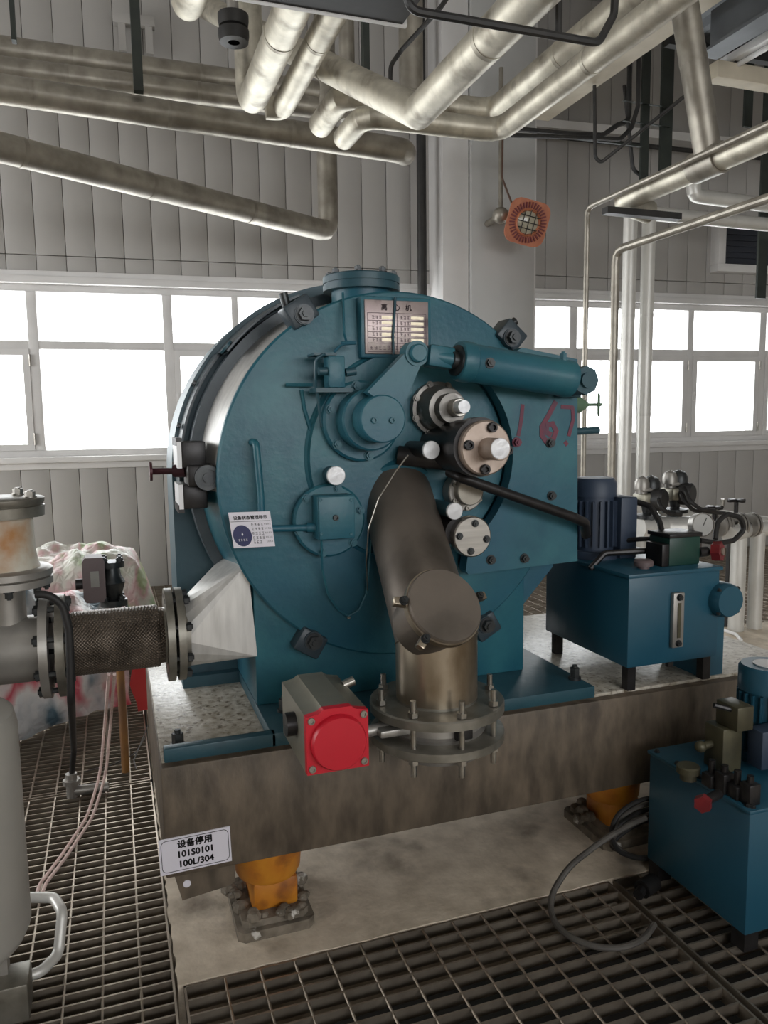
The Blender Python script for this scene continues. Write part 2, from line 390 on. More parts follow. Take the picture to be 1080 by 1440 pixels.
for nm, z0, z1, v1 in (('trim_1', HEAD, HEAD+.06, .05), ('trim_2', HEAD+.06, HEAD+.11, .02), ('trim_3', SILL-.05, SILL, .06), ('trim_4', SILL-.11, SILL-.05, .015)):
    m = MB(); wbox(m, UL, UR, -.05, v1, z0, z1, .004); struct(obj(nm, m, mt['wallwhite']), 'pale metal flashing along the window band')
# eaves ledge high on the wall
m = MB(); wbox(m, UL, UR, -.05, .16, 4.38, 4.46); struct(obj('trim_5', m, mt['wallwhite']), 'white ledge high on the back wall')

def window(n, u0, u1, muls, label):
    root = struct(put('window_%d' % n, None, None, None, W((u0+u1)/2, -.1, SILL)), label)
    v0, v1 = -.13, -.04
    m = MB(); wbox(m, u0, u1, v0, v1, SILL, SILL+.06, .004); wbox(m, u0, u1, v0, v1, HEAD-.06, HEAD, .004)
    wbox(m, u0, u0+.06, v0, v1, SILL+.06, HEAD-.06); wbox(m, u1-.06, u1, v0, v1, SILL+.06, HEAD-.06)
    obj('window_frame', m, mt['pvc'], root)
    m = MB(); wbox(m, u0+.06, u1-.06, v0, v1, TRANS-.035, TRANS+.035, .004); obj('transom', m, mt['pvc'], root)
    for c, w in muls:
        m = MB(); wbox(m, c-w/2, c+w/2, v0, v1+.004, SILL+.06, HEAD-.06, .004); obj('mullion', m, mt['pvc'], root)
    edges = [u0+.03]+[c for c, w in muls]+[u1-.03]; ws = [.06]+[w for c, w in muls]+[.06]
    for i in range(len(edges)-1):
        a, b = edges[i]+ws[i]/2, edges[i+1]-ws[i+1]/2
        sash = (b-a) < 1.0
        for lo, hi, low in ((SILL+.06, TRANS-.035, True), (TRANS+.035, HEAD-.06, False)):
            a2, b2, l2, h2 = a, b, lo, hi
            if low and sash:
                t = .055; m = MB()
                wbox(m, a, b, v0+.02, v1+.012, lo, lo+t); wbox(m, a, b, v0+.02, v1+.012, hi-t, hi)
                wbox(m, a, a+t, v0+.02, v1+.012, lo+t, hi-t); wbox(m, b-t, b, v0+.02, v1+.012, lo+t, hi-t)
                s = obj('sash', m, mt['pvc'], root); a2, b2, l2, h2 = a+t, b-t, lo+t, hi-t
                for zz in (lo+.1, hi-.1):
                    m = MB(); m.cyl(W(b+.005, v1+.02, zz-.05), W(b+.005, v1+.02, zz+.05), .011, seg=8); obj('hinge', m, mt['boltsteel'], s)
                m = MB(); wbox(m, a+.015, a+.04, v1+.01, v1+.03, (lo+hi)/2-.05, (lo+hi)/2+.05, .004); obj('handle', m, mt['pvc'], s)
            m = MB(); wbox(m, a2, b2, -.092, -.086, l2, h2); obj('pane', m, mt['glass'], root)
    return root
muls = [(-1.41, .06), (-2.02, .085), (-3.165, .085)]
for k in range(3): muls += [(-3.165-1.75*k-.62, .06), (-3.165-1.75*k-1.75+.52, .085)]
muls = sorted([q for q in muls+[(-.27, .085)] if -7.5 < q[0] < .2])
window(1, -7.7, U1, muls, 'long white framed window band over the tarpaulin, blown out by daylight')
window(2, U2, UR-.15, [(2.12, .085), (2.98, .06), (3.57, .075), (4.53, .085), (5.2, .06), (5.9, .085)], 'white framed window band behind the bare vertical pipes')

def plain_wall(name, boxes, label):
    m = MB()
    for lo, hi in boxes: m.box(lo, hi)
    struct(obj(name, m, mt['wall']), label)
x0, x1 = XL-.2, XL
plain_wall('wall_left', [((x0,YB,-2.6),(x1,9.2,1.2)), ((x0,YB,3.2),(x1,9.2,ZC)), ((x0,YB,1.2),(x1,2.0,3.2)), ((x0,8.0,1.2),(x1,9.2,3.2))], 'grey side wall with a window band')
plain_wall('wall_right', [((XR,YB,-2.6),(XR+.2,9.2,ZC))], 'grey end wall')
plain_wall('wall_front', [((XL,YB-.2,-2.6),(XR,YB,1.7)), ((XL,YB-.2,3.3),(XR,YB,ZC)), ((XL,YB-.2,1.7),(-1,YB,3.3)), ((5,YB-.2,1.7),(XR,YB,3.3))], 'grey wall behind the viewer with a window band')
m = MB(); m.box((XL-.2, YB-.2, ZC), (XR+.2, 9.6, ZC+.15)); struct(obj('ceiling', m, mt['roof']), 'pale sheet roof')
m = MB(); m.box((XL-.2, YB-.2, -2.75), (XR+.2, 9.6, -2.6)); struct(obj('floor_below', m, mt['pit']), 'dark lower storey floor seen through the grating')

# white clad column and the dark riser beside it
c0, c1 = uvz(atW(625, 300, .45))[0], uvz(atW(752, 300, .45))[0]
root = struct(put('column', None, None, None, W((c0+c1)/2, .2, 0)), 'white clad steel column between the windows')
root['category'] = 'column'
m = MB(); wbox(m, c0+.27, c1, 0, .45, -2.6, ZC, .006); obj('cladding', m, mt['column'], root)
m = MB(); wbox(m, c0, c0+.26, 0, .40, -2.6, ZC, .006); obj('corner_flashing', m, mt['wallwhite'], root)
m = MB(); wbox(m, c1+.005, c1+.03, 0, .42, -2.6, ZC, .003); obj('edge_strip', m, mt['wallwhite'], root)
p = atW(593, 300, .3); m = MB(); m.tube([(p.x, p.y, 0), (p.x, p.y, ZC)], .045, 12)
tag(obj('riser_pipe', m, mt['dark']), 'dark vertical riser pipe beside the white column', 'pipe')

# ------------------------------------------------------------------ floor: grating panels round a concrete pad
def grating(name, x0, x1, y0, y1, px0, pitch_r, pitch_b, label, single):
    root = struct(put(name, None, None, None, ((x0+x1)/2, (y0+y1)/2, 0)), label)
    m = MB()
    for yy in (y0+.003, y1-.003): m.box((x0, yy-.003, -.032), (x1, yy+.003, 0))
    for xx in (x0+.003, x1-.003): m.box((xx-.003, y0, -.04), (xx+.003, y1, 0))
    obj('edge_band', m, mt['galv'], root)
    ys = []; yy = y1-pitch_b
    while yy > y0+.015: ys.append(yy); yy -= pitch_b
    k = math.ceil((x0+.03-px0)/pitch_r); xs = []
    while px0+k*pitch_r < x1-.03: xs.append(px0+k*pitch_r); k += 1
    L, D = x1-x0-.012, y1-y0-.012
    bar = lambda q: q.box((-L/2, -.0029, -.032), (L/2, .0029, -.0005))
    def rod(q):
        q.tube([(0, -D/2+D*i/60, -.0035) for i in range(61)], [.0032 if i % 2 else .0042 for i in range(61)], 5)
    if single:
        for yy in ys: shared((name, 'b'), 'bearing_bar', bar, mt['galv'], root, ((x0+x1)/2, yy, 0))
        for xx in xs: shared((name, 'r'), 'cross_rod', rod, mt['galv'], root, (xx, (y0+y1)/2, 0))
    else:
        m = MB()
        for yy in ys: m.box((x0+.006, yy-.0027, -.032), (x1-.006, yy+.0027, -.0005))
        o = obj('bearing_bars', m, mt['galv'], root); o['kind'] = 'stuff'
        m = MB()
        for xx in xs: m.box((xx-.0035, y0+.006, -.007), (xx+.0035, y1-.006, 0))
        o = obj('cross_rods', m, mt['galv'], root); o['kind'] = 'stuff'
grating('floor_grating_1', -1.25, .083, 1.0, 3.27, -.003, .0975, .0431, 'steel bar grating beside the plinth', True)
grating('floor_grating_2', .105, 1.455, .9, 1.985, .99, .0970, .0560, 'steel bar grating in front of the concrete pad', True)
grating('floor_grating_3', 1.475, 2.95, .9, 1.985, 1.475, .0970, .0560, 'steel bar grating under the small hydraulic unit', True)
grating('floor_grating_4', -1.25, .083, 3.285, 6.2, -.003, .0975, .0431, 'dark steel bar grating under the tarpaulin', False)
grating('floor_grating_5', -4.2, -1.265, 1.0, 6.2, -.003, .0975, .0431, 'steel bar grating far to the side', False)
grating('floor_grating_6', .10, 7.0, 4.30, 7.6, .0, .0975, .0431, 'steel bar grating below the wall pipes', False)
m = MB()
n = 46
edge = [(.09, 3.25)] + [(.09+random.uniform(-.006, .006), 3.2-1.2*i/n) for i in range(n)] + [(.09, 1.99)] + [(.09+2.95*i/60, 1.99+random.uniform(-.004, .004)) for i in range(1, 60)] + [(3.1, 1.99), (3.1, 3.25)]
m.prism(edge, lambda a, b: V((a, b, -.22)), (0, 0, .222))
struct(obj('floor_pad', m, mt['concrete']), 'pale concrete pad under the plinth')
m = MB(); m.box((.1, 3.26, -.22), (7.0, 4.29, 0)); m.box((3.12, .9, -.22), (7.0, 3.25, 0)); struct(obj('floor', m, mt['concrete']), 'pale concrete walkway')
m = MB(); m.box((XL, 6.22, -.22), (.08, 7.7, -.02)); m.box((XL, YB, -.22), (-1.27, .98, -.02)); m.box((-1.25, YB, -.22), (XR, .88, -.02)); m.box((XL, 1, -.22), (-4.21, 6.2, -.02)); m.box((7.02, .9, -.22), (XR, 7.2, -.02))
struct(obj('floor_slab', m, mt['concrete']), 'concrete slab around the gratings')

# ================================================================== plinth on orange feet
BX0, BX1, BY0, BY1, BZ0, BZ1 = .078, 2.42, 2.1, 3.15, .245, .58
pl = thing('concrete_plinth', 'heavy stained concrete plinth carrying the blue centrifuge', 'plinth', ((BX0+BX1)/2, 2.6, BZ0))
m = MB(); m.box((BX0, BY0, BZ0), (BX1, BY1, BZ1-.012), .006); obj('body', m, mt['plinth'], pl)
m = MB(); m.box((BX0+.004, BY0+.03, BZ1-.012), (BX1-.004, BY1-.004, BZ1), .003); o = obj('screed_top', m, mt['screed'], pl); o['label'] = 'pale speckled top surface'
m = MB(); m.prism([(.10,0),(.27,0),(.27,-.06),(.25,-.07),(.12,-.085)], lambda a, b: V((a, 2.12, BZ0+b)), (0,.35,0)); obj('underside_bracket', m, mt['plinth'], pl)
p = atY(263, 1243, 2.118); m = MB(); m.cyl(p, p+V((0,.004,0)), .011, seg=12); obj('bracket_hole', m, mt['paper'], pl)
def foot(X, Y, lab):
    t = thing('isolator_foot', lab, 'foot', (X, Y, 0), 'orange feet under the plinth')
    m = MB(); m.lathe((X, Y, .135), (0,0,1), [(0,0),(0,.092),(.015,.1),(.085,.106),(.109,.108),(.109,0)], 28); obj('collar', m, mt['orange'], t)
    m = MB(); m.obox((X+.01, Y, .085), (.14, .15, .11), None, .018); obj('stem', m, mt['orange'], t)
    m = MB()
    pts = [(math.cos(a)*(.13+.012*random.random())*(1.0), math.sin(a)*(.145+.014*random.random())) for a in [2*math.pi*i/26 for i in range(26)]]
    pts = [(max(-.115, min(.115, a*1.25)), max(-.14, min(.14, b*1.25))) for a, b in pts]
    m.prism(pts, lambda a, b: V((X+a, Y+b, .002)), (0,0,.03)); m.prism([(a*.86, b*.86) for a, b in pts], lambda a, b: V((X+a, Y+b, .03)), (0,0,.022))
    for i in range(26):
        a = random.uniform(0, 6.28); r = random.uniform(.09, .125)
        m.sphere((X+math.cos(a)*r, Y+math.sin(a)*r*1.1, .045+random.uniform(0,.02)), random.uniform(.012,.026), 6, 5, (1,1,.8))
    obj('mortar_bed', m, mt['mortar'], t)
foot(.385, 2.235, 'orange rubber foot in crumbled mortar under the plinth corner by the white sign')
foot(1.66, 2.265, 'orange foot in shadow behind the cable coil')

# ================================================================== centrifuge
CX, CZ = .865, 1.325
cf = thing('centrifuge', 'big teal scraper centrifuge with round door and discharge chute', 'centrifuge', (CX, 2.6, BZ1))
teal, td = mt['teal'], mt['tealdark']
m = MB(); m.box((.385, 2.1, BZ1), (1.47, 3.0, .62), .004); m.box((.088, 2.1, BZ1), (.40, 2.135, .62), .004); m.box((.19,2.7,BZ1),(1.47,3.02,.62))
base = obj('base_frame', m, td, cf)
for x, y in ((250, 1040), (808, 955), (400, 1000)):
    p = atZ(x, y, .62 if x > 300 else .60); bolt(base, (p.x, max(p.y, 2.12), .58 if x < 300 else .62), (0,0,1), .016, .05, mt['boltdark'])
# rear casing: an arch with straight flanks
R2 = .678
arch = [(CX+R2*math.cos(a), CZ+R2*math.sin(a)) for a in [math.pi*i/48 for i in range(49)]] + [(CX-R2, .62), (CX+R2, .62)]
m = MB(); m.prism(arch, lambda a, b: V((a, 2.74, b)), (0, .27, 0)); rear = obj('rear_casing', m, td, cf, ang=25)
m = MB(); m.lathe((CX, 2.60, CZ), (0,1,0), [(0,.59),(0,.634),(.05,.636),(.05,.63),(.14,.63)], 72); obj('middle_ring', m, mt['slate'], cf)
m = MB(); m.lathe((CX, 3.01, CZ), (0,1,0), [(0,.42),(.06,.40),(.25,.26),(.5,.24),(.5,0)], 40); obj('bearing_housing', m, td, cf)
m = MB(); m.box((.45, 3.0, .62), (1.28, 3.12, 1.2), .01); obj('rear_pedestal', m, td, cf)
m = MB(); m.box((.385, 2.335, .62), (1.335, 2.74, 1.22), .006); ped = obj('pedestal', m, teal, cf)
m = MB(); m.prism([(0,.22),(.13,.36),(.13,.46),(0,.46)], lambda a, b: V((1.335+a, 2.36, .62+b)), (0,.3,0)); obj('pedestal_gusset', m, teal, cf)
for x, y in ((283, 737), (327, 797), (268, 700)):
    bolt(rear, atY(x, y, 2.74), (0,-1,0), .011, .018, mt['boltdark'])
# shell between door ring and casing: bare stainless above, painted below
A0, A1 = math.radians(-20), math.radians(183)
def shell(a0, a1, mat, nm):
    m = MB(); m.lathe((CX, 2.325, CZ), (0,1,0), [(0,.566),(.285,.600)], 64, a0, a1, xdir=(1,0,0)); return obj(nm, m, mat, cf)
# lathe turns about +Y from +X towards -Z, so angles are negated
shell(-A1, -A0, mt['satin'], 'stainless_shell'); shell(-A0, 2*math.pi-A1, mt['teal'], 'painted_shell')
def arcband(a0, a1, y0, y1, r0, r1, seg=40):
    m = MB(); m.lathe((CX, y0, CZ), (0,1,0), [(0,r0),(0,r1),(y1-y0,r1+.012),(y1-y0,r0),(0,r0)], seg, -math.radians(a1), -math.radians(a0), xdir=(1,0,0)); return m
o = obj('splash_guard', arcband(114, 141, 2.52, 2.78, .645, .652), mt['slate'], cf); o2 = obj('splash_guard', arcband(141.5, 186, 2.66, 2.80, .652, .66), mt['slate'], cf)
a = math.radians(140); p = V((CX+.655*math.cos(a), 2.55, CZ+.655*math.sin(a)))
m = MB(); m.lathe(p, (math.cos(a),0,math.sin(a)), [(0,.014),(.008,.014),(.008,.026),(0,.026),(0,.014)], 20); obj('guard_lug', m, mt['tealdark'], o)
for q in (176, 165, 152): a = math.radians(q); bolt(o2, (CX+.668*math.cos(a), 2.70, CZ+.668*math.sin(a)), (math.cos(a),0,math.sin(a)), .008, .012, mt['boltdark'])
# round door
m = MB(); m.lathe((CX, 2.335, CZ), (0,-1,0), [(0,.5),(0,.574),(.006,.58),(.03,.58),(.036,.574),(.045,.50),(.055,.40),(.055,0)], 96)
door = obj('front_door', m, teal, cf, ang=20)
dc = atY(577, 642, 2.26); R3 = 147*mpp(dc)
m = MB(); m.lathe((dc.x, 2.285, dc.z), (0,-1,0), [(0,R3+.012),(.004,R3+.010),(.012,R3),(.03,R3-.004),(.03,0)], 72); boss = obj('door_boss', m, teal, cf, ang=25)
YD = 2.255                                                         # plane of the boss face
# flat hinge plate at the right of the door
pp = [atY(x, y, 2.20) for x, y in ((655,803),(812,789),(812,580),(812,505),(742,498),(704,520))]
arc = [(dc.x+(R3+.002)*math.cos(a), dc.z+(R3+.002)*math.sin(a)) for a in [math.radians(q) for q in range(50, -61, -6)]]
poly = [(pp[1].x, pp[1].z), (pp[3].x, pp[3].z), (pp[4].x-.02, pp[4].z+.02)] + arc + [(pp[0].x, pp[0].z), (pp[0].x+.01, pp[0].z-.012)]
m = MB(); m.prism(poly, lambda a, b: V((a, 2.20, b)), (0,.05,0)); hp = obj('hinge_plate', m, teal, cf)
for x, y in ((773,623),(775,697),(690,787),(737,785),(726,622)): bolt(hp, atY(x, y, 2.20), (0,-1,0), .012, .02, mt['boltdark' if x != 726 else 'redmark'])
m = MB(); m.box((pp[1].x-.16, 2.25, pp[1].z+.02), (pp[1].x, 2.62, pp[3].z-.03), .004); obj('hinge_post', m, td, cf)
# hand-brushed red marks on the plate
def strokes(lst, r=.006):
    m = MB()
    for st in lst:
        pts = [atY(x, y, 2.199) for x, y in st]
        for i in range(len(pts)-1):
            a, b = pts[i], pts[i+1]; d = (b-a); L = d.length
            if L < 1e-5: continue
            d.normalize(); n = V((0,-1,0)).cross(d)
            m.obox((a+b)/2+V((0,-.0003*(i % 4),0)), (L+r, r*2, .001), (d, n, V((0,-1,0))))
    return m
obj('painted_digit', strokes([[(735,570),(733,590),(729,612)]], .0065), mt['redmark'], hp)
obj('painted_digit', strokes([[(781,566),(772,583),(762,600),(762,612),(768,621),(778,618),(782,606),(777,596),(769,598),(768,608),(774,611)]], .0085), mt['redmark'], hp)
obj('painted_digit', strokes([[(790,572),(805,573),(806,590),(800,612)],[(795,622),(797,625)]], .0065), mt['redmark'], hp)

def stub(nm, x, y, Yf, Yb, rpx, mat, parent=cf, prof=None, seg=32):
    """round part along -Y whose front face centre shows at photo pixel x,y"""
    p = atY(x, y, Yf); r = rpx*mpp(p); L = Yb-Yf
    c = min(.06*r, .4*L)
    pr = [(t*L, k*r) for t, k in prof] if prof else [(0, r), (L-c, r), (L, r-c)]
    m = MB(); m.lathe((p.x, Yb, p.z), (0,-1,0), [(0,0)]+pr+[(L,0)], seg)
    return obj(nm, m, mat, parent), p, r
def ringbolts(parent, p, R, n, a0, r, h, mat, yy, fn=bolt, span=360):
    for i in range(n):
        a = math.radians(a0+span*i/n); fn(parent, (p.x+R*math.cos(a), yy, p.z+R*math.sin(a)), (0,-1,0), r, h, mat)
# swing hub and lever of the scraper
fl, p, r = stub('hub_flange', 510, 592, 2.225, 2.26, 57, teal)
ringbolts(fl, p, r*.86, 6, 100, .012, .018, mt['teal'], 2.225)
_, p, r = stub('hub_ring', 524, 590, 2.15, 2.225, 44, teal)
hub, hpnt, hr = stub('hub_cap', 539, 589, 2.07, 2.17, 34, teal)
for dx in (-14, 11): socket_screw(hub, atY(540+dx, 591, 2.07), (0,-1,0), .009, .008, mt['teal'])
a, b = atY(545, 565, 2.085), atY(586, 497, 2.085); d = (b-a).normalized(); n = V((0,-1,0)).cross(d)
m = MB(); m.prism([(-.065,-.06),(-.026,.99),(.026,.99),(.05,-.06)], lambda s, t: a+n*s*(-1)+(b-a)*t, (0,.04,0)); m.cyl(b+V((0,-.006,0)), b+V((0,.046,0)), .036, seg=24)
lever = obj('lever', m, teal, cf)
m = MB(); m.lathe(b+V((0,-.006,0)), (0,-1,0), [(0,.026),(.012,.026),(.016,.022),(.016,0)], 20); obj('pin', m, mt['teal'], lever)
# hydraulic cylinder from the lever to the right
c1_, c2_ = atY(648, 508, 2.08), atY(800, 533, 2.12); ax = (c2_-c1_).normalized(); L = (c2_-c1_).length; rr = 27*mpp(c1_)
hc = put('hydraulic_cylinder', None, None, cf, c1_)
m = MB(); m.lathe(c1_, ax, [(-.012,0),(-.012,rr*.98),(0,rr*1.06),(.03,rr*1.06),(.034,rr),(L-.035,rr),(L-.03,rr*1.03),(L,rr*1.03),(L,0)], 36); obj('barrel', m, mt['teal'], hc)
m = MB(); m.lathe(c1_-ax*.012, -ax, [(0,rr*.8),(.006,rr*.8),(.006,rr*.45),(.02,rr*.42),(.02,0)], 24); obj('gland', m, mt['boltdark'], hc)
m = MB(); m.cyl(c1_-ax*.01, b+ax*.04, .021, seg=18); obj('rod', m, mt['teal'], hc)
ez = V((0,-1,0)); ey = ez.cross(ax).normalized()
m = MB(); m.obox(b+ax*.075, (.085,.062,.05), (ax, ey, ez), .008); m.obox(b+ax*.03+V((0,.036,0)), (.11,.062,.014), (ax, ey, ez), .005); obj('clevis', m, mt['teal'], hc)
m = MB(); e = c2_+ax*.045; m.obox(c2_+ax*.02, (.05,.07,.06), (ax, ey, ez), .008); m.lathe(e+V((0,.035,0)), (0,-1,0), [(0,0),(0,.045),(.07,.045),(.07,0)], 8); obj('end_bracket', m, td, hc)
m = MB(); m.lathe(e+V((0,-.035,0)), (0,-1,0), [(0,.024),(.012,.024),(.012,0)], 20); obj('end_pin', m, td, hc)
bolt(hc, c1_+ax*.07+ey*0+V((0,-rr,0)), (0,-1,.1), .012, .016, mt['boltdark'], 'port_plug'); bolt(hc, c2_-ax*.03+V((0,-.01,.05)), (0,0,1), .011, .03, mt['teal'], 'port_fitting')
m = MB(); m.box((e.x-.05, 2.16, e.z-.05), (e.x+.03, 2.30, e.z+.04), .005); obj('cylinder_mount', m, td, cf)
# scraped-metal feed housing
s, p, r = stub('feed_housing', 637, 574, 2.115, 2.255, 21, mt['scraped'], prof=[(0,1.9),(.2,1.9),(.21,1.66),(.3,1.6),(.72,1.36),(.74,1.02),(1,1.0)])
ringbolts(s, p, r*1.76, 8, 20, .009, .012, mt['scraped'], 2.228)
_, p, r = stub('shaft_nut', 647, 573, 2.08, 2.115, 13, mt['boltsteel'], s, seg=12); _, p, r = stub('shaft_end', 653, 572, 2.045, 2.08, 9.5, mt['whitecap'], s)
# black cylinder with worn flange and bright shaft
s, p, r = stub('feed_barrel', 676, 629, 1.985, 2.26, 42, mt['iron'], prof=[(0,.93),(.8,.93),(.82,1.0),(1,1.0)])
f2, p, r = stub('barrel_flange', 684, 630, 1.962, 1.985, 39, mt['worn'], s)
for dx, dy in ((7,-29),(-26,-4),(-3,30),(29,3)): socket_screw(f2, atY(684+dx, 630+dy, 1.962), (0,-1,0), .0145, .014, mt['iron'])
_, p, r = stub('shaft', 704, 632, 1.885, 1.965, 16, mt['worn'], s); stub('shaft_face', 704, 631, 1.882, 1.885, 15, mt['whitecap'], s)
m = MB(); m.cyl(atY(618, 617, 2.2), atY(655, 632, 2.08), .035, seg=20); m.cyl(atY(560, 640, 2.24), atY(640, 650, 2.16), .03, seg=16); obj('barrel_bracket', m, mt['iron'], cf)
# white capped pipe ends
for x, y, Yf, rp in ((473,669,2.19,13.5),(607,633,2.09,13),(640,719,2.09,12)):
    s, p, r = stub('capped_pipe', x, y, Yf, 2.26, rp*.9, mt['iron'] if x == 607 else td); stub('cap', x, y, Yf-.01, Yf, rp, mt['whitecap'], s)
# sight glass and blank flange at the right of the chute
s, p, r = stub('sight_flange', 656, 692, 2.20, 2.25, 27, mt['matsteel']); ringbolts(s, p, r*.84, 6, 30, .007, .01, mt['boltsteel'], 2.20, socket_screw); stub('sight_cover', 662, 691, 2.17, 2.20, 20, mt['aludull'], s)
s, p, r = stub('nozzle_body', 645, 748, 2.10, 2.27, 27, mt['iron'], prof=[(0,1.1),(.25,1.1),(.26,.75),(1,.75)])
ff, p, r = stub('blank_flange', 665, 755, 2.07, 2.10, 29, mt['stainless'], s)
for dx, dy in ((3,-19),(-19,-1),(-3,20),(19,3)): bolt(ff, atY(665+dx, 755+dy, 2.07), (0,-1,0), .0085, .012, mt['boltdark'])
stub('flange_back_ring', 661, 754, 2.102, 2.115, 29, mt['iron'], s)
# dark hydraulic line running down to the right
m = MB(); m.tube([atY(632,664,2.16), atY(650,672,2.1), atY(805,727,2.12), atY(822,735,2.14), atY(824,752,2.2)], .0165, 14, .03); obj('hydraulic_line', m, mt['iron'], cf)
# junction box on a round pad with its conduit
_, p, r = stub('box_pad', 464, 732, 2.235, 2.26, 52, teal); ringbolts(_, p, r*.9, 6, 15, .01, .014, mt['teal'], 2.235)
a, b = atY(446, 698, 2.17), atY(500, 757, 2.17); m = MB(); m.box((a.x, 2.17, b.z), (b.x, 2.24, a.z), .005); jb = obj('junction_box', m, teal, cf)
m = MB(); m.box((a.x+.003, 2.164, b.z+.003), (b.x-.003, 2.17, a.z-.003), .002); lid = obj('lid', m, teal, jb)
socket_screw(lid, atY(472, 728, 2.164), (0,-1,0), .009, .006, mt['boltdark'])
for x, y in ((451,703),(494,703),(452,751),(494,751)): socket_screw(lid, atY(x, y, 2.164), (0,-1,0), .005, .003, mt['teal'])
m = MB(); m.tube([atY(354,622,2.285), atY(360,622,2.24), atY(367,700,2.24), atY(368,744,2.24), atY(436,742,2.22)], .0105, 12, .02); m.cyl(atY(432,742,2.22), atY(448,742,2.21), .0145, seg=12); obj('conduit', m, teal, cf)
m = MB(); m.tube([atY(452,757,2.2), atY(453,800,2.24), atY(461,835,2.25), atY(476,858,2.255), atY(490,867,2.255), atY(505,858,2.25), atY(515,835,2.25), atY(519,800,2.25), atY(522,760,2.25)], .0035, 8, .02); obj('cable', m, teal, cf)
socket_screw(cf, atY(490,868,2.258), (0,-1,0), .005, .006, mt['boltsteel'], 'cable_clip')
# limit switch and its bracket above the hub
a, b = atY(462, 500, 2.17), atY(486, 545, 2.17); m = MB(); m.box((a.x, 2.17, b.z), (b.x, 2.23, a.z), .004); ls = obj('limit_switch', m, teal, cf)
m = MB(); m.cyl(atY(448,522,2.19), atY(462,522,2.19), .012, seg=12); obj('cable_entry', m, td, ls); m = MB(); m.cyl(atY(486,524,2.18), atY(500,522,2.18), .012, seg=12); obj('switch_plunger', m, td, ls)
m = MB(); a, b = atY(441, 546, 2.2), atY(492, 552, 2.2); m.box((a.x, 2.17, b.z), (b.x, 2.25, a.z)); a, b = atY(438, 497, 2.2), atY(470, 501, 2.2); m.box((a.x, 2.17, b.z), (b.x, 2.25, a.z)); obj('switch_bracket', m, td, ls)
m = MB(); m.tube([atY(470,500,2.2), atY(455,498,2.17), atY(444,505,2.17), atY(443,535,2.18), atY(447,560,2.2), atY(452,600,2.22)], .0045, 8, .02); obj('switch_cable', m, td, ls)
m = MB(); m.tube([atY(470,495,2.2), atY(478,486,2.2), atY(488,483,2.22), atY(484,470,2.255), atY(483,440,2.265), atY(482,412,2.3)], .004, 8, .015); m.cyl(atY(480,483,2.215), atY(500,482,2.215), .006, seg=8); obj('grease_line', m, teal, cf)
m = MB(); m.tube([atY(402,541,2.27), atY(440,541,2.255)], .006, 6); obj('weld_rib', m, teal, cf)
# raised weld seam curving on the door
m = MB(); m.tube([atY(x, y, 2.277) for x, y in ((424,548),(428,575),(437,605),(452,632),(470,655),(492,676),(515,690))], .006, 8); obj('door_seam', m, teal, cf)
# rating plate
a, b = atY(512, 421, 2.25), atY(602, 499, 2.25)
m = MB(); m.box((a.x-.012, 2.252, b.z-.012), (b.x+.012, 2.30, a.z+.012), .006); rp = obj('plate_backing', m, teal, cf)
m = MB(); m.box((a.x, 2.246, b.z), (b.x, 2.253, a.z), .002); rpl = obj('rating_plate', m, mt['plate'], rp); rpl['label'] = 'worn rating plate with Chinese lettering'
pw_, ph_ = b.x-a.x, a.z-b.z
def PL(s, t): return V((a.x+pw_*s, 2.2452, b.z+ph_*t))
m = MB(); fs = ph_*.13
for s, ch in ((.30,'离'),(.50,'心'),(.68,'机')): m2 = text_mb(ch, fs, lambda x, y, s=s: PL(s, .86)+V((x, -.0003, y)), .0006); m.add(m2.v, m2.f)
for i in range(5):
    for s, k_ in ((.13, 3), (.57, 3)):
        m2 = marks_mb(k_, ph_*.06, lambda x, y, s=s, i=i: PL(s, .68-.105*i)+V((x, -.0003, y))); m.add(m2.v, m2.f)
m2 = marks_mb(12, ph_*.075, lambda x, y: PL(.1, .115)+V((x, -.0003, y))); m.add(m2.v, m2.f)
obj('plate_lettering', m, mt['plateink'], rp)
for i in range(5):
    for s in (.26, .72):
        q = PL(s, .655-.105*i); m = MB(); m.box((q.x, 2.2449, q.z), (q.x+pw_*.2, 2.2455, q.z+ph_*.055)); obj('plate_field', m, mt['platepale'], rp)
for t_ in (.76, .62, .515, .41, .305, .2, .04):
    m = MB(); q = PL(.04, t_); m.box((q.x, 2.2448, q.z-.0008), (q.x+pw_*.92, 2.2454, q.z+.0008)); obj('plate_rule', m, mt['plateink'], rp)
for s_ in (.04, .5, .96):
    m = MB(); q = PL(s_, .04); m.box((q.x-.0008, 2.2448, q.z), (q.x+.0008, 2.2454, q.z+ph_*.72)); obj('plate_rule', m, mt['plateink'], rp)
m = MB(); m.tube([PL(.47,1.06)+V((0,-.004,0)), PL(.45,.7)+V((0,-.004,0)), PL(.425,.35)+V((0,-.004,0)), PL(.43,-.02)+V((0,-.004,0))], .004, 8); obj('plate_cable', m, td, rp)
# inspection nozzle on top
q0 = atY(508, 398, 2.44); rn = 54*mpp(q0)
m = MB(); m.cyl((q0.x, 2.44, 1.86), (q0.x, 2.44, q0.z-.02), rn*.78, seg=36); nz = obj('top_nozzle', m, teal, cf)
m = MB(); m.lathe((q0.x, 2.44, q0.z-.03), (0,0,1), [(0,0),(0,rn),(.018,rn),(.018,rn*.97),(.024,rn*.97),(.024,rn),(.044,rn),(.048,rn*.96),(.048,0)], 40); cov = obj('nozzle_cover', m, td, nz)
for i in range(8): a_ = math.radians(22+45*i); bolt(cov, (q0.x+rn*.84*math.cos(a_), 2.44+rn*.84*math.sin(a_), q0.z+.018), (0,0,1), .011, .018, mt['boltdark'])
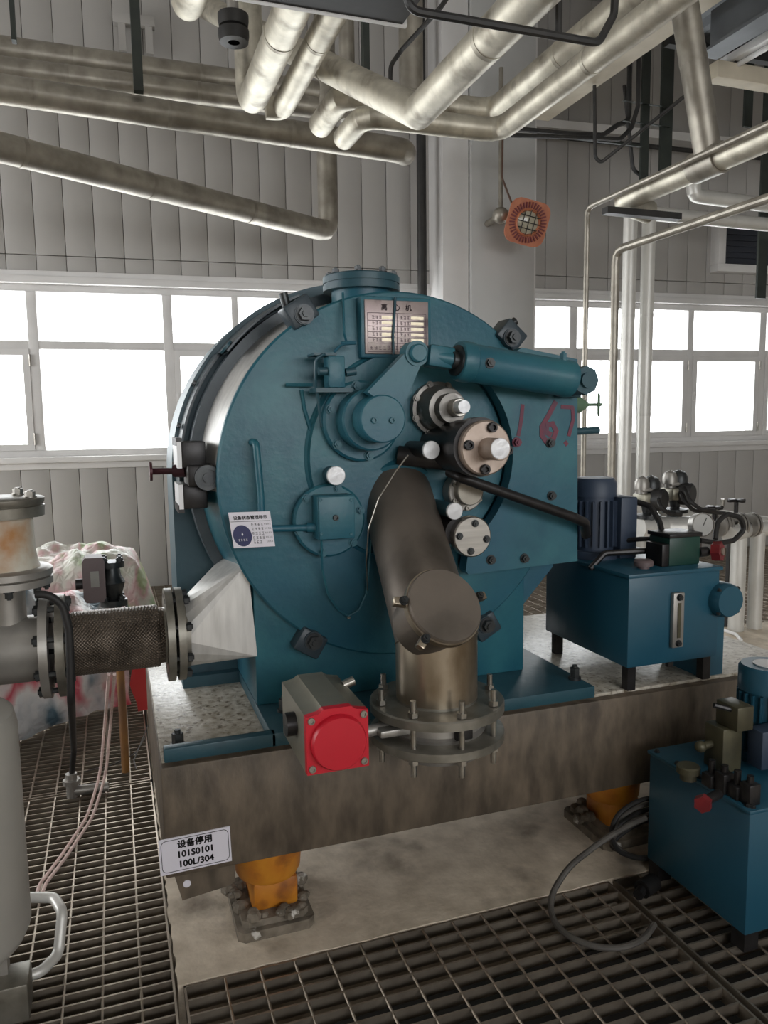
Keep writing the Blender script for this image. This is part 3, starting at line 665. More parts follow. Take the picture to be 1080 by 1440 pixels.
# swing-bolt clamps round the rim
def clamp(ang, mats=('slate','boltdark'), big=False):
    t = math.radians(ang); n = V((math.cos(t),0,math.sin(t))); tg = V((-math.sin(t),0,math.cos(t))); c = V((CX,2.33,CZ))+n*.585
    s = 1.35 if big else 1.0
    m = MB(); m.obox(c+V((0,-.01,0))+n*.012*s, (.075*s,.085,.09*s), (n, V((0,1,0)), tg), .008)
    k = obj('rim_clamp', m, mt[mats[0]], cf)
    m = MB(); m.cyl(c+V((0,-.06,0)), c+V((0,-.02,0)), .03*s, seg=20); obj('clamp_boss', m, mt[mats[0]], k)
    bolt(k, c+V((0,-.058,0)), (0,-1,0), .02*s, .03, mt[mats[1]], 'clamp_nut')
    m = MB(); m.cyl(c+n*.02+tg*.02+V((0,.02,0)), c+n*.085*s+tg*.0+V((0,.02,0)), .014*s, seg=12); obj('clamp_screw', m, mt[mats[1]], k)
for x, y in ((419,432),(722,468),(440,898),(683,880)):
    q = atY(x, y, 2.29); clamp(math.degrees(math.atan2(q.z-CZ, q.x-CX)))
# large side clamp with toothed pads and a handwheel screw at the left
q = atY(288, 668, 2.36); m = MB(); m.box((q.x-.05, 2.36, q.z-.035), (q.x+.035, 2.50, q.z+.03), .008); sc = obj('side_clamp', m, mt['iron'], cf)
m = MB(); q1 = atY(292, 672, 2.34); m.lathe((q1.x,2.37,q1.z), (0,-1,0), [(0,0),(0,.038),(.03,.038),(.03,.026),(.024,.026),(.024,.014),(.034,.014),(.034,0)], 28); obj('clamp_roller', m, mt['boltdark'], sc)
for z0, z1, sgn in ((.02,.10,1),(-.105,-.03,-1)):
    m = MB(); m.box((q.x-.075, 2.40, q.z+z0), (q.x-.062, 2.56, q.z+z1)); pd = obj('clamp_pad', m, mt['white'], sc)
    m = MB(); m.box((q.x-.062, 2.40, q.z+z0), (q.x+.01, 2.56, q.z+z1), .004); obj('pad_block', m, mt['iron'], sc)
    zt = q.z+(z1 if sgn > 0 else z0)
    for i in range(5): m = MB(); m.box((q.x-.078, 2.405+.032*i, zt-.012), (q.x-.06, 2.422+.032*i, zt+.012)); obj('pad_tooth', m, mt['iron'], pd)
m = MB(); p0, p1 = atY(262, 662, 2.45), atY(214, 663, 2.50); m.cyl(p0, p1, .010, seg=12); m.cyl(p1+V((-.008,0,0)), p1, .03, seg=20); m.cyl(p0, p0+(p1-p0)*.35, .02, seg=14); o = obj('clamp_handle', m, material('maroon_screw', (76,40,46), (58,32,38), rough=.4, metal=.4, scale=12), sc)

# stainless square-to-round outlet on the left flank
HX, HY, HZ = .135, 2.45, .848
m = MB(); rc = .105; nq = 4                                           # four flat triangles and four faceted corner fans
circ = [V((HX+.045, HY+rc*math.cos(q), HZ+rc*math.sin(q))) for q in [math.pi/4+2*math.pi*i/(4*nq)-math.pi/4 for i in range(4*nq)]]
corn = [V((.372 if sz > 0 else .392, 2.505+.17*sy, .925+(.15 if sz > 0 else .145)*sz)) for sy, sz in ((1,1),(-1,1),(-1,-1),(1,-1))]
fs_ = []
for k in range(4):
    for i in range(nq): fs_.append((k*nq+i, (k*nq+i+1) % (4*nq), 4*nq+k))
    fs_.append(((k+1)*nq % (4*nq), 4*nq+(k+1) % 4, 4*nq+k))
m.add(circ+corn, fs_)
obj('outlet_transition', m, mt['satin'], cf, ang=4)
m = MB(); m.lathe((HX+.05, HY, HZ), (-1,0,0), [(-.01,.10),(-.01,.108),(.004,.108),(.006,.145),(.028,.145),(.028,.09)], 40); ofl = obj('outlet_flange', m, mt['steel'], cf)
for i in range(8): a_ = math.radians(22.5+45*i); stud(ofl, (HX+.065, HY+.125*math.cos(a_), HZ+.125*math.sin(a_)), (-1,0,0), .008, .075, (.004,.055), mt['boltdark'])

# discharge chute
S, B = V((.848, 2.27, 1.235)), V((.815, 1.905, .905)); E = V((.815, 1.905, .745)); RC = .113
d = (B-S).normalized()
m = MB(); m.lathe(S-d*.14, d, [(0,RC*1.1),(.075,RC*1.1),(.08,RC*1.0)], 40); obj('chute_collar', m, teal, cf)
nrm = (d+V((0,0,-1))).normalized()                                  # mitre plane
def mitre(p, dirn, n0, o, r, seg=48):
    x, y, a_ = frame(dirn); out = []
    for i in range(seg):
        t = 2*math.pi*i/seg; q = p+(x*math.cos(t)+y*math.sin(t))*r; out.append(q+dirn*((o-q).dot(n0)/dirn.dot(n0)))
    return out
x, y, _ = frame(d)
top = [S-d*.14+(x*math.cos(2*math.pi*i/48)+y*math.sin(2*math.pi*i/48))*RC for i in range(48)]
mid = mitre(S, d, nrm, B, RC)
m = MB(); m.add(top+mid, [(i, (i+1) % 48, (i+1) % 48+48, i+48) for i in range(48)]); ch = obj('chute', m, mt['chute'], cf)
low = [V((q.x, q.y, E.z)) for q in mid]
m = MB(); m.add(mid+low, [(i, (i+1) % 48, (i+1) % 48+48, i+48) for i in range(48)]); obj('chute_leg', m, mt['chutelow'], cf)
m = MB(); m.tube(mid, .003, 6, closed=True); obj('weld_bead', m, mt['chutelow'], cf)
cn = V((.10, -.80, .56)).normalized(); cc = atY(627, 850, 1.76); rcv = 56*mpp(cc)
m = MB(); m.cyl(cc-cn*.15, cc-cn*.012, rcv*.86, seg=40); port = obj('cleanout_port', m, mt['chute'], cf)
m = MB(); m.lathe(cc-cn*.03, cn, [(0,rcv*.86),(0,rcv*1.04),(.018,rcv*1.04),(.018,rcv*.86)], 48); rg = obj('clamp_ring', m, mt['chutelow'], port)
m = MB(); m.lathe(cc-cn*.012, cn, [(0,0),(0,rcv),(.008,rcv),(.012,rcv*.97),(.012,0)], 48); obj('port_cover', m, mt['chute'], port)
x, y, _ = frame(cn)
for dx, dy in ((-1,.25),(-.75,-.72),(1,.12)):
    q = cc-cn*.02+(x*dx+V((0,0,1))*0+y*dy)*rcv*1.08; m = MB(); m.obox(q, (.05,.022,.022), ((x*dx+y*dy).normalized(), cn, cn.cross((x*dx+y*dy).normalized())), .004); lug = obj('clamp_lug', m, mt['chutelow'], rg)
    bolt(lug, q+cn*.01, cn, .009, .018, mt['boltdark'])
m = MB(); m.tube([atY(574,640,2.1), atY(555,665,2.12), atY(533,700,2.12), atY(518,745,2.14), atY(515,790,2.18), atY(517,830,2.24)], .0022, 6, .03); obj('bonding_wire', m, mt['boltsteel'], cf)
fz = .712
m = MB(); m.lathe((E.x, E.y, fz), (0,0,1), [(0,.10),(0,.187),(.022,.187),(.026,.183),(.026,RC),(.05,RC*.99)], 56); obj('chute_flange', m, mt['steel'], cf)

# butterfly valve hung under the chute
bv = thing('butterfly_valve', 'flanged steel butterfly valve bolted under the grey discharge chute', 'valve', (E.x, E.y, .60))
m = MB(); m.lathe((E.x, E.y, .654), (0,0,1), [(0,.10),(0,.132),(.01,.137),(.016,.128),(.042,.128),(.048,.137),(.056,.137),(.058,.10)], 48); body = obj('body', m, mt['matsteel'], bv)
m = MB(); m.cyl((E.x-.12, E.y-.02, .682), (E.x-.24, E.y-.03, .682), .016, seg=14); m.obox((E.x-.145, E.y-.05, .682), (.09,.04,.02), None, .005); obj('stem', m, mt['matsteel'], bv)
m = MB(); m.lathe((E.x, E.y, .628), (0,0,1), [(0,.10),(0,.183),(.003,.187),(.024,.187),(.026,.183),(.026,.10)], 56); lf = obj('lower_flange', m, mt['steel'], bv)
m = MB(); m.lathe((E.x, E.y, .598), (0,0,1), [(0,.11),(0,.135),(.012,.14),(.03,.14),(.03,.11)], 48); obj('outlet_ring', m, mt['matsteel'], bv)
m = MB(); m.obox((E.x+.02, E.y-.13, .684), (.05,.018,.04), None, .004); obj('name_tag', m, mt['iron'], bv)
for i in range(8):
    a_ = math.radians(-90+45*i); stud(bv, (E.x+.164*math.cos(a_), E.y+.164*math.sin(a_), .578), (0,0,1), .008, .205, (.034,.162), mt['boltsteel'])
# pneumatic actuator with red end cap
ac = thing('pneumatic_actuator', 'grey box actuator with round red end cap beside the chute flange', 'actuator', (.475, 1.86, .68))
YF = 1.72; q0, q1 = atY(431, 1008, YF), atY(520, 1078, YF)
w, h = q1.x-q0.x, q0.z-q1.z; cx_, cz_ = (q0.x+q1.x)/2, (q0.z+q1.z)/2
prof = [(-.5,-.5),(.5,-.5),(.5,.46),(.3,.5),(.22,.56),(-.22,.56),(-.3,.5),(-.5,.46)]
m = MB(); m.prism([(cx_+s*w, cz_+t*h) for s, t in prof], lambda a_, b_: V((a_, YF+.028, b_)), (0,.235,0)); obj('body', m, mt['aluact'], ac)
m = MB(); m.prism([(cx_+s*w, cz_+t*h) for s, t in prof], lambda a_, b_: V((a_, YF+.006, b_)), (0,.022,0)); capo = obj('end_cap', m, mt['red'], ac)
m = MB(); m.lathe((cx_, YF+.008, cz_), (0,-1,0), [(0,0),(0,h*.46),(.016,h*.455),(.022,h*.43),(.024,0)], 44); obj('cap_dome', m, mt['red'], capo)
for s in (-.42,.42):
    for t in (-.4,.4): socket_screw(capo, (cx_+s*w, YF+.006, cz_+t*h), (0,-1,0), .009, .006, mt['boltsteel'])
m = MB(); m.prism([(cx_+s*w, cz_+t*h) for s, t in prof], lambda a_, b_: V((a_, YF+.263, b_)), (0,.02,0)); obj('rear_cap', m, mt['aluact'], ac)
m = MB(); m.cyl((cx_-w*.5, YF+.13, cz_+.01), (cx_-w*.5-.025, YF+.13, cz_+.01), .03, seg=20); obj('drive_boss', m, mt['iron'], ac); m = MB(); m.cyl((cx_+w*.5, YF+.15, cz_-.02), (E.x-.23, YF+.15, .682), .022, seg=18); obj('drive_coupling', m, mt['iron'], ac)
m = MB(); m.cyl((cx_+w*.46, YF+.2, cz_+h*.45), (cx_+w*.46+.03, YF+.2, cz_+h*.45+.01), .013, seg=14); obj('air_fitting', m, mt['boltsteel'], ac)

# ================================================================== signs
def sign_plane(p00, ux, uz): return lambda s, t: V(p00)+V(ux)*s+V(uz)*t
# stop-use sign on the plinth face
c = [atY(x, y, 2.098) for x, y in ((226,1232),(326,1210),(323,1163),(226,1180))]   # bl, br, tr, tl
ux = (c[1]-c[0]); uz = (c[3]-c[0]); sw, sh = ux.length, (uz.length+(c[2]-c[1]).length)/2
ux.normalize(); uz = V((0,-1,0)).cross(ux)*-1
if uz.z < 0: uz = -uz
sn = V((0,-1,0)); o0 = V(c[0])
sg = thing('notice_sign', 'white sign with black Chinese notice 101S0101 on the plinth', 'sign', o0)
m = MB(); m.obox(o0+ux*sw/2+uz*sh/2+sn*.0005, (sw, sh, .003), (ux, uz, sn)); obj('sheet', m, mt['paper'], sg)
def SP(s, t): return o0+ux*s+uz*t+sn*.0024
m = MB(); ins, cr = .006, .014
pts = []
for cx_, cy_, a0 in ((sw-ins-cr, sh-ins-cr, 0), (ins+cr, sh-ins-cr, 90), (ins+cr, ins+cr, 180), (sw-ins-cr, ins+cr, 270)):
    pts += [SP(cx_+cr*math.cos(math.radians(a0+q)), cy_+cr*math.sin(math.radians(a0+q))) for q in range(0, 91, 15)]
m.tube(pts, .0009, 5, closed=True); obj('border', m, mt['ink'], sg)
for i, (tx, sz) in enumerate((('设备停用', .029), ('101S0101', .031), ('100L/304', .031))):
    obj('lettering', text_mb(tx, sz*sh/.125, lambda x, y, i=i: SP(sw*.5+x, sh*(.77-.275*i)+y), .0011), mt['ink'], sg)
# status tag leaning on the conduit
c = [atY(x, y, 2.205) for x, y in ((329,771),(387,768),(380,716),(321,721))]
ux = (c[1]-c[0]); sw = ux.length; ux.normalize(); uz = (c[3]-c[0]); sh = uz.length; uz.normalize(); o0 = c[0]
sg = thing('status_tag', 'small white status tag with a navy disc on the teal door', 'sign', o0)
ey = uz; m = MB(); m.add([o0, o0+ux*sw, o0+ux*sw+uz*sh, o0+uz*sh, o0+V((0,.004,0)), o0+ux*sw+V((0,.004,0)), o0+ux*sw+uz*sh+V((0,.004,0)), o0+uz*sh+V((0,.004,0))],
    [(0,1,2,3),(7,6,5,4),(0,4,5,1),(1,5,6,2),(2,6,7,3),(3,7,4,0)]); obj('card', m, mt['paper'], sg)
def TP(s, t, o=.001): return o0+ux*s*sw+uz*t*sh+V((0,-o,0))
obj('lettering', text_mb('设备状态管理标示', sh*.118, lambda x, y: TP(.5,.84)+ux*x+uz*y, .0004), mt['ink'], sg)
m = MB(); m.tube([TP(.02,.74), TP(.97,.74)], .0006, 4); obj('rule', m, mt['ink'], sg)
for i, k_ in enumerate((4, 4, 4, 4, 3)):
    obj('small_print', marks_mb(k_, sh*.08, lambda x, y, i=i: TP(.52,.64-.125*i)+ux*x+uz*y), mt['ink'], sg)
    obj('small_print', marks_mb(4, sh*.045, lambda x, y, i=i: TP(.82,.65-.125*i)+ux*x+uz*y), mt['ink'], sg)
m = MB(); m.add([TP(.25+.225*math.cos(q), .34+.30*math.sin(q), .0012) for q in [2*math.pi*i/36 for i in range(36)]], [tuple(range(36))]); obj('dial', m, mt['inkblue'], sg)
obj('small_print', marks_mb(4, sh*.06, lambda x, y: TP(.16,.22,.0018)+ux*x+uz*y), mt['paper'], sg)
m = MB(); m.add([TP(.25+a_, .40+b_, .0018) for a_, b_ in ((-.02,-.04),(.0,-.06),(.02,-.02),(0,.05))], [(0,1,2,3)]); obj('pointer', m, mt['paper'], sg)

# ================================================================== left pipe run
AX = V((1,0,0))
fh = thing('flexible_hose', 'braided metal hose between steel flanges beside the centrifuge', 'hose', (-.03, HY, HZ))
m = MB(); m.lathe((-.16, HY, HZ), AX, [(0,.086),(.012,.086),(.014,.094)]+[(.02+.0045*i, .096+(.0012 if i % 2 else 0)) for i in range(54)]+[(.265,.094),(.268,.086),(.288,.086)], 40); obj('braid', m, mt['braid'], fh)
m = MB(); m.lathe((.126, HY, HZ), AX, [(-.01,.084),(0,.088),(0,.145),(.022,.145),(.022,.09)], 40); obj('flange', m, mt['steel'], fh)
m = MB(); m.lathe((-.185, HY, HZ), AX, [(0,.088),(0,.152),(.024,.152),(.024,.088),(.035,.084)], 40); f1 = obj('flange', m, mt['steel'], fh)
lp = thing('drain_pipe', 'wide grey steel pipe with a flanged riser stub', 'pipe', (-.6, HY, HZ))
m = MB(); m.lathe((-.205, HY, HZ), -AX, [(-.0,.088),(0,.152),(.024,.152),(.024,.1),(.03,.098),(1.4,.098)], 40); obj('pipe', m, mt['matsteel'], lp)
for i in range(8):
    a_ = math.radians(22.5+45*i); stud(lp, (-.245, HY+.132*math.cos(a_), HZ+.132*math.sin(a_)), (1,0,0), .009, .1, (.004,.083), mt['boltdark'])
VX = -.315
m = MB(); m.lathe((VX, HY, HZ+.08), (0,0,1), [(0,.05),(.13,.05),(.13,.05)], 32); obj('branch', m, mt['matsteel'], lp)
m = MB(); m.lathe((VX, HY, 1.045), (0,0,1), [(0,.045),(0,.128),(.02,.128),(.022,.12),(.026,.128),(.044,.128),(.05,.118),(.05,.08)], 40); fb = obj('branch_flange', m, mt['matsteel'], lp)
for i in range(8): a_ = math.radians(10+45*i); bolt(fb, (VX+.108*math.cos(a_), HY+.108*math.sin(a_), 1.045), (0,0,-1), .011, .026, mt['boltdark']); 
m = MB(); m.lathe((VX, HY, 1.095), (0,0,1), [(0,.096),(.015,.090),(.05,.086),(.15,.084)], 40); obj('sleeve', m, mt['rustpipe'], lp)
m = MB(); m.lathe((VX, HY, 1.245), (0,0,1), [(0,.085),(0,.116),(.03,.118),(.032,.112),(.042,.118),(.052,.118),(.055,.112),(.055,0)], 40); tc_ = obj('top_flange', m, mt['steel'], lp)
for i in range(4): a_ = math.radians(20+90*i-45); bolt(tc_, (VX+.092*math.cos(a_), HY+.092*math.sin(a_), 1.30), (0,0,1), .014, .022, mt['boltsteel'])
# black hose over the flange
m = MB(); m.tube([atY(50,836,2.25), atY(68,836,2.245), atY(88,850,2.245), atY(97,885,2.245), atY(99,930,2.245), atY(100,985,2.245), atZ(104,1055,.25), atZ(101,1088,.09)], .011, 12, .05)
bh = obj('black_hose', m, mt['black'], None); tag(bh, 'black rubber hose draped over the pipe flange', 'hose')
fp = atZ(101, 1104, .05)
tg_ = thing('floor_fitting', 'small pipe fitting lying on the grating under the black hose', 'fitting', (fp.x, fp.y, 0))
m = MB(); m.cyl((fp.x, fp.y, .0), (fp.x, fp.y, .1), .022, seg=14); m.cyl((fp.x, fp.y, .055), (fp.x, fp.y, .075), .034, seg=8); obj('elbow', m, mt['matsteel'], tg_)
m = MB(); m.cyl((fp.x, fp.y, .024), (fp.x+.14, fp.y-.01, .024), .02, seg=14); obj('nipple', m, mt['matsteel'], tg_)
# rusty post with motor valve behind the hose
pb = atZ(177, 1085, 0)
mv = thing('motor_valve', 'small ball valve with grey brown motor box on a rusty post', 'valve', (pb.x, pb.y, 0))
X0, Y0 = pb.x, pb.y
zz = lambda py_: atY(172, py_, Y0).z
m = MB(); m.cyl((X0, Y0, 0), (X0, Y0, zz(845)), .017, seg=14); obj('post', m, mt['rust'], mv)
s_ = mpp((X0, Y0, .8))
m = MB(); m.lathe((X0-.01, Y0, zz(850)), (0,0,1), [(0,.02),(0,.055),(.025,.055),(.025,.03),(.06,.038),(.10,.05),(.13,.035),(.165,.03),(.165,.05),(.19,.05),(.19,0)], 24); vb = obj('valve_body', m, mt['boltdark'], mv)
for i in range(4):
    a_ = math.radians(45+90*i); bolt(vb, (X0-.01+.045*math.cos(a_), Y0+.045*math.sin(a_), zz(850)+.19), (0,0,1), .012, .025, mt['boltdark'])
    bolt(vb, (X0-.01+.045*math.cos(a_), Y0+.045*math.sin(a_), zz(850)+.025), (0,0,1), .012, .025, mt['boltdark'])
a, b = atY(115, 783, Y0), atY(150, 843, Y0); cw, chh = (b.x-a.x)/2, (a.z-b.z)/2; cxx, czz = (a.x+b.x)/2, (a.z+b.z)/2
m = MB(); m.prism([(-cw,-chh*.8),(-cw*.75,-chh),(cw*.75,-chh),(cw,-chh*.8),(cw,chh*.8),(cw*.75,chh),(-cw*.75,chh),(-cw,chh*.8)], lambda s, t: V((cxx+s, Y0-.05, czz+t)), (0,.1,0)); mb_ = obj('motor_box', m, mt['actgrey'], mv)
m = MB(); m.box((cxx-cw*.3, Y0-.052, czz-chh*.3), (cxx+cw*.45, Y0-.05, czz+chh*.4)); obj('data_label', m, mt['gauge'], mb_)
m = MB(); m.cyl((cxx-cw, Y0, czz-.02), (cxx-cw-.03, Y0, czz-.02), .022, seg=14); obj('cable_gland', m, mt['iron'], mb_); m = MB(); m.cyl((cxx+cw, Y0, czz), (X0-.03, Y0, czz), .02, seg=14); obj('shaft_coupling', m, mt['iron'], mb_)

# plastic-sheet covered heap
def heap(nm, corner, fn, nu, nv, mat, lab, cat='tarpaulin'):
    m = MB(); m.grid(nu, nv, fn); o = obj(nm, m, mat, None, ang=40); tag(o, lab, cat); return o
from mathutils import noise
def hfn(u, v):
    # u along x, v from the front hem on the floor, over the top, to the back
    fx0, fx1 = -1.15, .02
    x = fx0+(fx1-fx0)*u
    yf = 3.62+.62*u+.03*math.sin(9*u)                               # front hem runs back to the right
    yt = yf+.36; yb = yf+.62
    zt = .60+.08*math.sin(3.0*u+.4)-.10*max(0, u-.8)*5
    if v < .5: t = v/.5; y = yf+(yt-yf)*(t**1.4); z = zt*(1-(1-t)**1.5)
    else: t = (v-.5)/.5; y = yt+(yb-yt)*t; z = zt*(1-.25*t*t)
    q = noise.noise(V((x*4, y*4, z*4)))*.07+noise.noise(V((x*13, y*13, z*13)))*.03
    return V((x+q*.4, y-q, max(.004, z+q*(1 if v > .1 else v*10))))
heap('tarpaulin', None, hfn, 60, 48, mt['tarp'], 'crumpled plastic sheet printed in pink and blue over a heap')
def hfn2(u, v):
    x = -1.0+1.25*u; y = 4.9+.8*v
    sm = lambda t: max(0.0, min(1.0, t))
    e = sm(u/.06)*sm((1-u)/.12); g = sm(v/.18)*sm((1-v)/.2)
    z = (.62+.06*math.sin(3*u)+.04*math.sin(9*u+3*v))*(e*g)**.45
    q = (noise.noise(V((x*5+3, y*5, 1)))*.07+noise.noise(V((x*14, y*14, 7)))*.035)*g
    return V((x, y, max(.004, z+q)))
heap('tarpaulin', None, hfn2, 50, 30, mt['tarp2'], 'pale mottled green plastic sheet over the far side of the heap')
def hfn3(u, v):
    p0, p1 = atZ(183, 985, .03), atZ(214, 1000, .03); top = .42
    x = p0.x+.02+(p1.x-p0.x)*u*1.3; y = (p0.y+p1.y)/2-.05+.12*v+.05*u; q = noise.noise(V((x*9, y*9, v*4)))*.03
    return V((x+q, y+q, .012+top*v+.06*v*math.sin(5*u)))
heap('plastic_sack', None, hfn3, 10, 14, mt['tarpred'], 'bright red plastic sheet edge by the plinth', 'sheet')
# pink rope over the grating
def rope(dx, lab):
    m = MB(); m.tube([atY(153+dx,948,2.52), atZ(148+dx,1010,.35), atZ(141+dx,1090,.12), atZ(122+dx,1150,.02), atZ(85+dx,1205,.012), atZ(56+dx,1243,.02), atZ(50+dx,1262,.012)], .0055, 8, .15); tag(obj('rope', m, mt['rope']), lab, 'rope', 'pink ropes over the grating')
rope(0, 'pale pink rope hanging from the pipe and lying across the grating'); rope(8, 'pale pink rope hanging from the pipe and lying across the grating')
# thin wires by the plinth foot
for k, pts in enumerate((((205,1035),(190,1060),(160,1075),(118,1085)), ((208,1020),(196,1050),(188,1070),(192,1082)))):
    m = MB(); m.tube([atZ(x, y, .008+.012*k) for x, y in pts], .003, 6, .1); tag(obj('wire', m, mt['cable']), ('thin wire looping from the floor fitting to the plinth', 'thin wire curling by the rusty post')[k], 'wire')

# beige vessel in the corner
vx, vy, vr = -.47, 2.12, .20
vt = thing('small_vessel', 'beige cylindrical vessel standing on a low frame on the grating', 'tank', (vx, vy, 0))
m = MB(); m.lathe((vx, vy, .11), (0,0,1), [(0,0),(.0,vr*.55),(.06,vr*.93),(.09,vr),(.63,vr),(.665,vr*.96),(.69,vr*.8),(.70,0)], 48); obj('shell', m, mt['tanklight'], vt)
for i in range(4): a_ = math.radians(-30+90*i); m = MB(); m.box((vx+.15*math.cos(a_)-.02, vy+.15*math.sin(a_)-.02, 0), (vx+.15*math.cos(a_)+.02, vy+.15*math.sin(a_)+.02, .19)); obj('leg', m, mt['matsteel'], vt)
m = MB(); m.obox((vx+.1, vy-.1, .07), (.2,.1,.1), None, .006); obj('foot_plate', m, mt['steel'], vt)
m = MB(); m.tube([atZ(40,1262,.13), atZ(76,1262,.13), atZ(88,1282,.12), atZ(82,1342,.03), atZ(58,1366,.03), atZ(0,1386,.03), atZ(-60,1400,.03)], .015, 14, .035); obj('tubular_frame', m, mt['aluwhite'], vt)

# ================================================================== hydraulic unit on the plinth
ty = 2.10
a, b = atY(885, 808, ty), atY(1007, 947, ty)
hx0, hx1, hz0, hz1 = a.x, b.x, .665, a.z
hu = thing('hydraulic_unit', 'blue hydraulic oil tank with level gauge, pump and valves on the plinth', 'hydraulic unit', ((hx0+hx1)/2, 2.35, BZ1))
m = MB(); m.box((hx0, ty, hz0), (hx1, ty+.52, hz1-.012), .004); obj('oil_tank', m, mt['tank'], hu)
m = MB(); m.box((hx0-.008, ty-.008, hz1-.014), (hx1+.008, ty+.53, hz1), .003); tp = obj('tank_lid', m, mt['tank'], hu)
for x in (hx0+.03, hx1-.03):
    for y in (ty+.03, ty+.48): m = MB(); m.box((x-.016, y-.016, BZ1), (x+.016, y+.016, hz0)); obj('leg', m, mt['iron'], hu)
g0, g1 = atY(943, 833, ty), atY(956, 908, ty)
m = MB(); m.box((g0.x, ty-.018, g1.z), (g1.x, ty, g0.z), .004); lg = obj('level_gauge', m, mt['matsteel'], hu)
m = MB(); cxg = (g0.x+g1.x)/2; m.box((cxg-.006, ty-.021, g1.z+.035), (cxg+.006, ty-.017, g0.z-.035)); obj('gauge_tube', m, mt['olive'], lg)
for z in (g1.z+.016, g0.z-.016): bolt(lg, (cxg, ty-.018, z), (0,-1,0), .009, .012, mt['boltdark'])
p = atY(946, 951, ty); m = MB(); m.cyl((p.x, ty+.02, hz0), (p.x, ty+.02, hz0-.02), .014, seg=10); obj('drain_plug', m, mt['iron'], hu)
q = atZ(905, 791, hz1+.02); m = MB(); m.lathe((q.x, q.y, hz1), (0,0,1), [(0,0),(0,.02),(.01,.02),(.01,.033),(.024,.033),(.03,.027),(.03,0)], 24); obj('filler_cap', m, mt['actgrey'], hu)
# valve block and red knob
vb0, vb1 = atY(942, 757, ty+.06), atY(984, 795, ty+.06)
m = MB(); m.box((vb0.x, ty+.06, hz1), (vb1.x, ty+.17, vb0.z), .005); blk = obj('valve_block', m, mt['green'], hu)
m = MB(); m.box((vb0.x-.004, ty+.055, vb0.z), (vb1.x+.004, ty+.175, vb0.z+.014), .002); m.box((vb0.x-.03, ty+.06, hz1+.0), (vb0.x, ty+.15, hz1+.08), .004); obj('block_plate', m, mt['iron'], blk)
kz = atY(1000, 775, ty+.07)
m = MB(); m.cyl((vb1.x, kz.y, kz.z), (kz.x-.02, kz.y, kz.z), .018, seg=14); obj('knob_stem', m, mt['iron'], blk)
m = MB(); kn = V((.5,-.85,.1)).normalized(); kc = V((kz.x, kz.y-.01, kz.z)); kx, ky, _ = frame(kn)
pts = [((.036 if i % 2 else .029)*math.cos(2*math.pi*i/14), (.036 if i % 2 else .029)*math.sin(2*math.pi*i/14)) for i in range(14)]
m.prism(pts, lambda s, t: kc+kx*s+ky*t, kn*.03); kb = obj('red_knob', m, mt['redknob'], blk); m = MB(); m.cyl(kc+kn*.03, kc+kn*.036, .014, seg=12); obj('knob_cap', m, mt['worn'], kb)
# pump motor, terminal box, hoses
mc = atY(836, 700, ty+.34); mr_ = 30*mpp(mc)
m = MB(); m.lathe((mc.x, mc.y, hz1+.03), (0,0,1), [(-.03,mr_*1.15),(0,mr_*1.15),(0,mr_*.9),(.20,mr_*.9),(.20,mr_),(.25,mr_),(.268,mr_*.85),(.27,0)], 36); mo = obj('pump_motor', m, mt['motor'], hu)
for i in range(20):
    a_ = 2*math.pi*i/20; ex = V((math.cos(a_), math.sin(a_), 0)); shared(('fin1',), 'cooling_fin', lambda q: q.box((0,-.003,-.085), (.016,.003,.085)), mt['motor'], mo, (mc.x+mr_*.88*ex.x, mc.y+mr_*.88*ex.y, hz1+.13)).rotation_euler = (0,0,a_)
a, b = atY(874, 700, ty+.25), atY(895, 795, ty+.25)
m = MB(); m.box((a.x, ty+.25, hz1), (b.x, ty+.37, a.z), .006); obj('terminal_box', m, mt['motor'], hu)
m = MB(); m.cyl(atY(853,716,ty+.33), atY(874,712,ty+.31), .013, seg=12); m.cyl(atY(858,712,ty+.33), atY(850,740,ty+.31), .011, seg=12); obj('cable_gland', m, mt['matsteel'], hu)
m = MB(); m.tube([atY(896,706,ty+.3), atY(915,712,ty+.25), atY(928,735,ty+.2), atY(932,756,ty+.15)], .011, 10, .04); obj('pressure_hose', m, mt['black'], hu)
m = MB(); m.tube([atY(830,800,ty+.2), atY(850,778,ty+.2), atY(900,775,ty+.17), atY(945,772,ty+.14)], .011, 10, .03); m.tube([atY(860,762,ty+.3), atY(900,758,ty+.22), atY(948,757,ty+.15)], .009, 10, .03); obj('suction_line', m, mt['iron'], hu)
m = MB(); m.tube([atY(984,760,ty+.1), atY(1010,764,ty+.12), atY(1032,760,ty+.14), atY(1047,745,ty+.15), atY(1042,728,ty+.14), atY(1022,722,ty+.13), atY(1008,735,ty+.12), atY(1006,758,ty+.1)], .0095, 10, .05); obj('looped_hose', m, mt['black'], hu)
gc = atY(988, 738, ty+.10); gr = 17*mpp(gc); gn = V((-.2,-1,.12)).normalized()
m = MB(); m.lathe(gc, gn, [(-.03,0),(-.03,gr*.94),(0,gr),(.006,gr),(.008,gr*.93),(.003,gr*.9),(.003,0)], 32); gg = obj('pressure_gauge', m, mt['matsteel'], hu)
m = MB(); m.lathe(gc+gn*.0035, gn, [(0,0),(.001,0),(.001,gr*.89),(0,gr*.89)], 32); obj('dial', m, mt['gauge'], gg)
gx, gy, _ = frame(gn); m = MB(); m.obox(gc+gn*.006+gx*gr*.15+gy*gr*.25, (gr*.7,.002,.001), ((gx*.5+gy).normalized(), gn.cross((gx*.5+gy).normalized()), gn)); obj('needle', m, mt['ink'], gg)
m = MB(); m.cyl(gc+V((0,.01,-gr)), gc+V((0,.01,-gr-.05)), .007, seg=10); obj('gauge_stem', m, mt['boltsteel'], gg)
